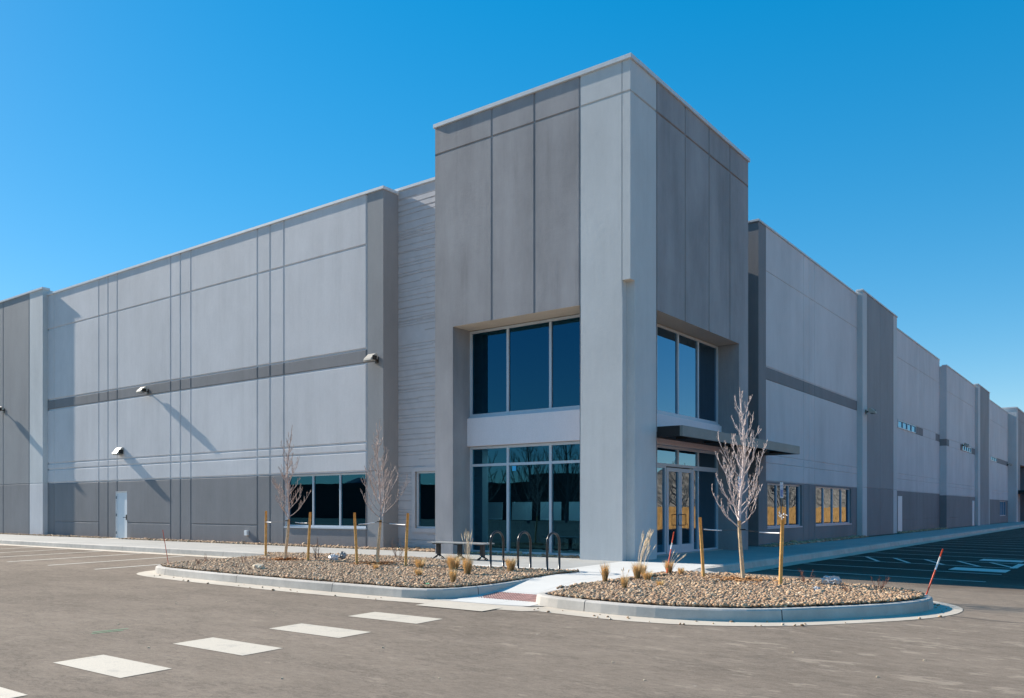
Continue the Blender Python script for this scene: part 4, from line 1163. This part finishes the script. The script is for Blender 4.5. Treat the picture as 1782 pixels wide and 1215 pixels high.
# ------------------------------------------------------------------ grasses, shrubs, odds and ends
def tuft(x, y, H, r, n, seed, label, stalks=0, sh=0.0, lean=(0, 0)):
    rnd = random.Random(seed); z = ztop(x, y) + 0.02
    r_ = empty('ornamental_grass', (x, y, z)); org = (x, y, z)
    mb = MB()
    for k in range(n):
        a = rnd.uniform(0, 6.28); q = r * 0.35 * math.sqrt(rnd.random()); h = H * rnd.uniform(0.5, 1.0); out_ = rnd.uniform(0.1, 1.0) * r
        b = Vector((x + q * math.cos(a), y + q * math.sin(a), z)); w = rnd.uniform(0.0022, 0.004)
        p1 = b + Vector((out_ * 0.4 * math.cos(a), out_ * 0.4 * math.sin(a), h * 0.62)); p2 = b + Vector((out_ * math.cos(a), out_ * math.sin(a), h * rnd.uniform(0.8, 1)))
        s = Vector((-math.sin(a + 1), math.cos(a + 1), 0)) * w
        mb.add([b - s, b + s, p1 + s * .8, p1 - s * .8, p2], [(0, 1, 2, 3), (3, 2, 4)])
    mb.build('blades', M['straw'], r_, org)
    if stalks:
        mb = MB()
        for k in range(stalks):
            a = rnd.uniform(0, 6.28); q = rnd.uniform(0, 0.03); h = sh * rnd.uniform(0.72, 1.0); o2 = rnd.uniform(0.02, 0.14)
            b = Vector((x + q * math.cos(a), y + q * math.sin(a), z)); m_ = b + Vector((o2 * .4 * math.cos(a) + lean[0] * .4, o2 * .4 * math.sin(a) + lean[1] * .4, h * .6))
            e = b + Vector((o2 * math.cos(a) + lean[0], o2 * math.sin(a) + lean[1], h))
            mb.tube([b, m_, e], 0.0028, 4)
            mb.tube([m_.lerp(e, 0.55), m_.lerp(e, 0.75), e], [0.004, 0.011, 0.003], 6)
        mb.build('seed_stalks', M['straw_pale'], r_, org)
    return tag(r_, label, 'grass clump')
tuft(-13.07, 14.05, 0.31, 0.17, 299, 1, 'low straw coloured grass tuft right of the tree before the siding')
tuft(-12.05, 14.03, 0.44, 0.22, 546, 2, 'broad straw coloured grass clump in front of the bench middle leg')
tuft(-11.1, 13.36, 0.47, 0.14, 416, 3, 'upright straw grass clump with tall seed stalks before the bench end', 12, 0.98)
tuft(-10.28, 11.95, 0.34, 0.09, 260, 4, 'small yellow grass tuft at the front corner of the left bed')
tuft(-10.78, 14.42, 0.39, 0.16, 390, 5, 'reddish straw grass clump at the foot of the middle bicycle hoop')
tuft(-7.92, 13.5, 0.44, 0.1, 312, 6, 'narrow straw grass clump at the left edge of the right bed')
tuft(-7.1, 12.75, 0.29, 0.09, 234, 7, 'small straw grass tuft low in the right bed', 3, 0.45)
tuft(-7.75, 14.42, 0.39, 0.12, 312, 8, 'straw grass clump with tall bending seed stalks beside the tower corner', 16, 1.02, (0.16, 0.14))
tuft(-7.38, 14.12, 0.26, 0.13, 286, 9, 'low straw grass clump just right of the tall stalks')
tuft(-7.72, 15.72, 0.36, 0.13, 286, 10, 'straw grass clump with stray stems by the short marker pole', 5, 0.5, (0.2, 0.2))
tuft(-7.35, 15.5, 0.21, 0.09, 208, 12, 'tiny straw grass tuft between marker pole and stake')

tuft(-13.6, 13.2, 0.2, 0.1, 160, 14, 'faint straw grass tuft in front of the right stake of the siding tree')
tuft(-11.75, 12.6, 0.22, 0.12, 200, 15, 'small straw grass tuft between the tall stalks and the kerb')
tuft(-8.0, 15.1, 0.3, 0.12, 240, 16, 'loose straw grass clump at the landing edge behind the tall stalks', 6, 0.7, (0.1, 0.1))
tuft(-6.75, 13.4, 0.16, 0.1, 150, 17, 'tiny straw grass tuft alone in the left half of the right bed')
def shrub(x, y, H, n, seed, mat, label, spread=0.5, rr=0.006, depth=2):
    rnd = random.Random(seed); z = ztop(x, y)
    mb = MB()
    for k in range(n):
        a = rnd.uniform(0, 6.28); d = Vector((math.cos(a) * spread, math.sin(a) * spread, 1))
        branchy(mb, (x + 0.02 * math.cos(a), y + 0.02 * math.sin(a), z), d, H * rnd.uniform(0.6, 1.05), rr, depth, rnd, 0.25, 4, 5, 0.0025)
    return tag(mb.build('bare_shrub', M[mat], None, (x, y, z)), label, 'shrub')
shrub(-17.0, 14.4, 0.72, 5, 3, 'twig_dark', 'bare brown shrub beside the left tree and a crumpled plastic bag', 0.35, 0.011)
shrub(-15.55, 15.9, 0.62, 7, 4, 'twig_dark', 'bare bushy shrub behind the ties of the tree before the siding', 0.55, 0.006, 3)
shrub(-4.95, 15.75, 0.34, 8, 5, 'reddish', 'small red twigged shrub at the back of the right bed by a plastic wrapper', 0.9, 0.005)
shrub(-3.6, 15.3, 0.36, 8, 6, 'reddish', 'small red twigged shrub near the tip of the right bed', 0.9, 0.005)
shrub(-16.9, 11.9, 0.2, 5, 7, 'reddish', 'tiny reddish twigs in the cobbles left of the pale boulder', 0.9, 0.004)
shrub(-3.9, 14.6, 0.22, 6, 17, 'reddish', 'low red twigs in the cobbles before the plastic wrapper', 0.9, 0.004)
shrub(-18.6, 12.1, 0.24, 6, 18, 'reddish', 'low reddish twig tangle near the front of the left bed end', 0.9, 0.004)
shrub(-19.0, 12.5, 0.34, 3, 9, 'reddish', 'thin reddish twig near the left end of the left bed', 0.15, 0.004, 1)
shrub(-18.1, 13.0, 0.28, 4, 10, 'reddish', 'reddish twigs midway along the back of the left bed', 0.5, 0.004, 1)

def lump(name, x, y, r, sq, seed, mat, label, cat, amp=0.35, freq=3.0, dz=0.0, sub=3):
    z = ztop(x, y) + 0.03 + dz
    bm = bmesh.new(); bmesh.ops.create_icosphere(bm, subdivisions=sub, radius=1)
    for v in bm.verts:
        n = noise.fractal(v.co * freq + Vector((seed, seed * 2, 0)), 1.0, 2.0, 4)
        v.co *= 1 + amp * n
        v.co = Vector((v.co.x * r * sq[0], v.co.y * r * sq[1], v.co.z * r * sq[2]))
    me = bpy.data.meshes.new(name); bm.to_mesh(me); bm.free(); me.materials.append(mat)
    o = bpy.data.objects.new(name, me); C.objects.link(o); o.location = (x, y, z + r * sq[2] * 0.5)
    return tag(o, label, cat)
lump('boulder', -16.1, 11.95, 0.14, (1.25, 0.8, 0.6), 3, M['boulder'], 'pale tan boulder near the front of the left bed', 'rock', 0.3, 1.6)
lump('plastic_bag', -16.75, 14.75, 0.13, (1.0, 0.8, 0.8), 9, M['bag'], 'crumpled white plastic bag beside the bare brown shrub', 'bag', 0.45, 2.4)
lump('plastic_sheet', -16.62, 14.95, 0.11, (1.0, 0.7, 0.9), 12, M['bag_dark'], 'crumpled grey plastic sheet behind the white plastic bag', 'plastic sheet', 0.45, 2.4, dz=0.06)
lump('plastic_wrapper', -4.45, 15.55, 0.11, (1.5, 0.7, 0.7), 21, M['bag'], 'crumpled clear plastic wrapper at the back of the right bed', 'wrapper', 0.6, 3.5, dz=0.05)
lump('plastic_scrap', -4.35, 14.35, 0.06, (1.0, 0.7, 0.8), 25, M['bag'], 'small clear plastic scrap in the cobbles of the right bed', 'plastic scrap', 0.6, 3.5)
lump('litter_scrap', -10.45, 11.45, 0.035, (1.0, 0.8, 0.6), 31, M['green_bit'], 'tiny green plastic scrap by the kerb of the left bed', 'litter', 0.6, 3.5)
rnd = random.Random(77)
pebs = ((-9.7, 5.6), (-12.9, 8.9), (-13.5, 8.3), (-7.3, 7.2), (-4.6, 8.0), (-3.9, 7.4), (-2.1, 8.9), (-1.9, 10.1), (-6.9, 5.4), (-11.9, 6.4), (-8.9, 10.5), (-10.9, 8.4), (-3.2, 9.7), (-5.6, 6.3))
mb = MB()
for x, y in pebs:
    r = rnd.uniform(0.008, 0.015); z = zg(x, y) + r * 0.5
    vs = [(x + r * math.cos(a) * rnd.uniform(.7, 1.2), y + r * math.sin(a) * rnd.uniform(.7, 1.2), z + h) for h in (-r * .5, r * .45) for a in [k * PI / 3 for k in range(6)]]
    mb.add(vs, [tuple(range(6))[::-1], tuple(range(6, 12))] + [(k, (k + 1) % 6, 6 + (k + 1) % 6, 6 + k) for k in range(6)])
tag(mb.build('scattered_pebbles', M['boulder']), 'stray pebbles scattered over the asphalt', 'pebbles', kind='stuff')

# ------------------------------------------------------------------ what the glass reflects: behind the camera and to its right
fr = empty('wooden_fence', (12.0, 25, zg(12, 25)))
org = tuple(fr.location)
mb = MB(); rnd = random.Random(3); y = 25.0
zf = zg(12, 25)
while y < 150:
    w = 0.14; h = 1.95 + rnd.uniform(-.02, .02) + (0.12 if int(y / 2.4) % 2 else 0)
    mb.box(12 + rnd.uniform(-.006, .006), 12.03, y, y + w, zf, zf + h); y += w + 0.008
mb.build('boards', M['fence_wood'], fr, org)
for k in range(0, 53):
    yy = 25 + k * 2.4; mb = MB(); mb.box(12.035, 12.13, yy - 0.05, yy + 0.05, zf, zf + 2.0); mb.build('post', M['fence_wood'], fr, org)
tag(fr, 'tan cedar board fence facing the right facade, mirrored in its glass', 'fence')

def big_tree(name, H, seed):
    rnd = random.Random(seed); r_ = empty(name, (0, 0, 0))
    mb = MB(); tp = [Vector((0.15 * math.sin(i * .8 + seed), 0.15 * math.cos(i * .7), H * i / 8 * 0.8)) for i in range(9)]
    tr = [0.22 * (1 - i / 9) + 0.04 for i in range(9)]
    mb.tube(tp, tr, 8); mb.build('trunk', M['twig_dark'], r_)
    mb = MB(); az = 0
    for k in range(22):
        i = 1 + int(k / 22 * 7); az += 2.4
        d = Vector((math.cos(az), math.sin(az), 0.55 + 0.04 * k))
        branchy(mb, tp[i], d, H * (0.52 - 0.012 * k) * rnd.uniform(.8, 1.1), tr[i] * 0.4, 3, rnd, 0.5, 6, 5, 0.014)
    mb.build('crown', M['twig_dark'], r_)
    return r_
mb = MB(); ny = 70
def bz(i, j):
    x = 19 + i * 2.2; y = 20 + j * 3.0; h = (0, 3.4, 6.2, 8.0, 9.0, 8.0, 5.0, -0.4)[i]
    return (x, y, zg(x, y) - 0.02 + (h * (0.8 + 0.45 * noise.noise(Vector((x * .12, y * .05, 0))) + 0.16 * noise.noise(Vector((x * .5, y * .4, 3)))) if i not in (0, 7) else 0))
vs = [bz(i, j) for j in range(ny) for i in range(8)]
mb.add(vs, [(j * 8 + i, j * 8 + i + 1, (j + 1) * 8 + i + 1, (j + 1) * 8 + i) for j in range(ny - 1) for i in range(7)], 0, True)
M['berm'] = plain('dry brown grass bank', (0.29, 0.17, 0.115), 1.0, var=0.85, scale=1.1)
tag(mb.build('hillside', M['berm']), kind='structure')
bt = big_tree('bare_tree', 8.0, 1)
spots = [(16, 40), (15.5, 45), (16.5, 49.5), (15.5, 54), (16.5, 59), (15.5, 64), (16.5, 71), (15.5, 79), (16.5, 88), (16, 98), (15.5, 110)]
for k, (x, y) in enumerate(spots):
    o = bt if k == 0 else copy_tree(bt)
    o.location = (x, y, zg(x, y)); o.rotation_euler.z = k * 1.3; s = 0.85 + 0.05 * ((k * 7) % 6); o.scale = (s, s, s)
    tag(o, 'bare brown tree behind the cedar fence, ' + ['%s one along the fence from the street' % q for q in ('first', 'second', 'third', 'fourth', 'fifth', 'sixth', 'seventh', 'eighth', 'ninth', 'tenth', 'last')][k], 'tree', 'bare trees behind the cedar fence')
bt2 = big_tree('bare_tree', 15.0, 5)
for k, (x, y) in enumerate([(-62, -56), (-55, -57), (-46, -55), (-69, -57), (-36, -58), (-77, -55)]):
    o = bt2 if k == 0 else copy_tree(bt2)
    o.location = (x, y, zg(x, y)); o.rotation_euler.z = k * 1.9
    tag(o, 'tall bare tree across the street, ' + ['before the brick building middle', 'just right of the middle one', 'second right of the middle one', 'just left of the middle one', 'rightmost of the row', 'leftmost of the row'][k], 'tree', 'tall bare trees across the street')
nb = empty('neighbour_building', (-60, -75, zg(-60, -75))); org = tuple(nb.location)
mb = MB(); mb.box(-146, 20, -95, -75, -1, 5.6); mb.build('wall', M['far_wall'], nb, org); mb = MB(); mb.box(-190, -146.01, -95, -75.5, -1, 4.3); mb.build('wall', M['far_wall'], nb, org); mb = MB(); mb.box(-146, -120, -95, -74.9, 5.61, 6.5); mb.build('wall', M['far_wall'], nb, org)
mb = MB(); mb.box(-119.8, 20.2, -95.2, -74.7, 5.601, 5.9); mb.build('roof', M['far_wall'], nb, org)
mb = MB(); mb.box(-84, -76, -90, -78, 5.91, 7.4); mb.build('roof_unit', M['far_wall'], nb, org)
tag(nb, 'long low dark brick building across the street, mirrored in the left windows', 'building')
# a ridge far off
mb = MB(); n = 140; prof = []
for i in range(n + 1):
    t = i / n; x = -1700 + 2100 * t
    prof.append((x, 22 + 62 * math.exp(-((x + 640) / 120) ** 2) + 30 * math.exp(-((x + 1100) / 200) ** 2) + 42 * math.exp(-((x + 1415) / 60) ** 2) + 5 * math.sin(x / 60)))
for i in range(n):
    (x0, h0_), (x1, h1_) = prof[i], prof[i + 1]
    mb.quad((x0, -1100, -1), (x1, -1100, -1), (x1, -1280, h1_), (x0, -1280, h0_)); mb.quad((x0, -1280, h0_), (x1, -1280, h1_), (x1, -1500, -1), (x0, -1500, -1))
tag(mb.build('hills', M['hill']), kind='structure')
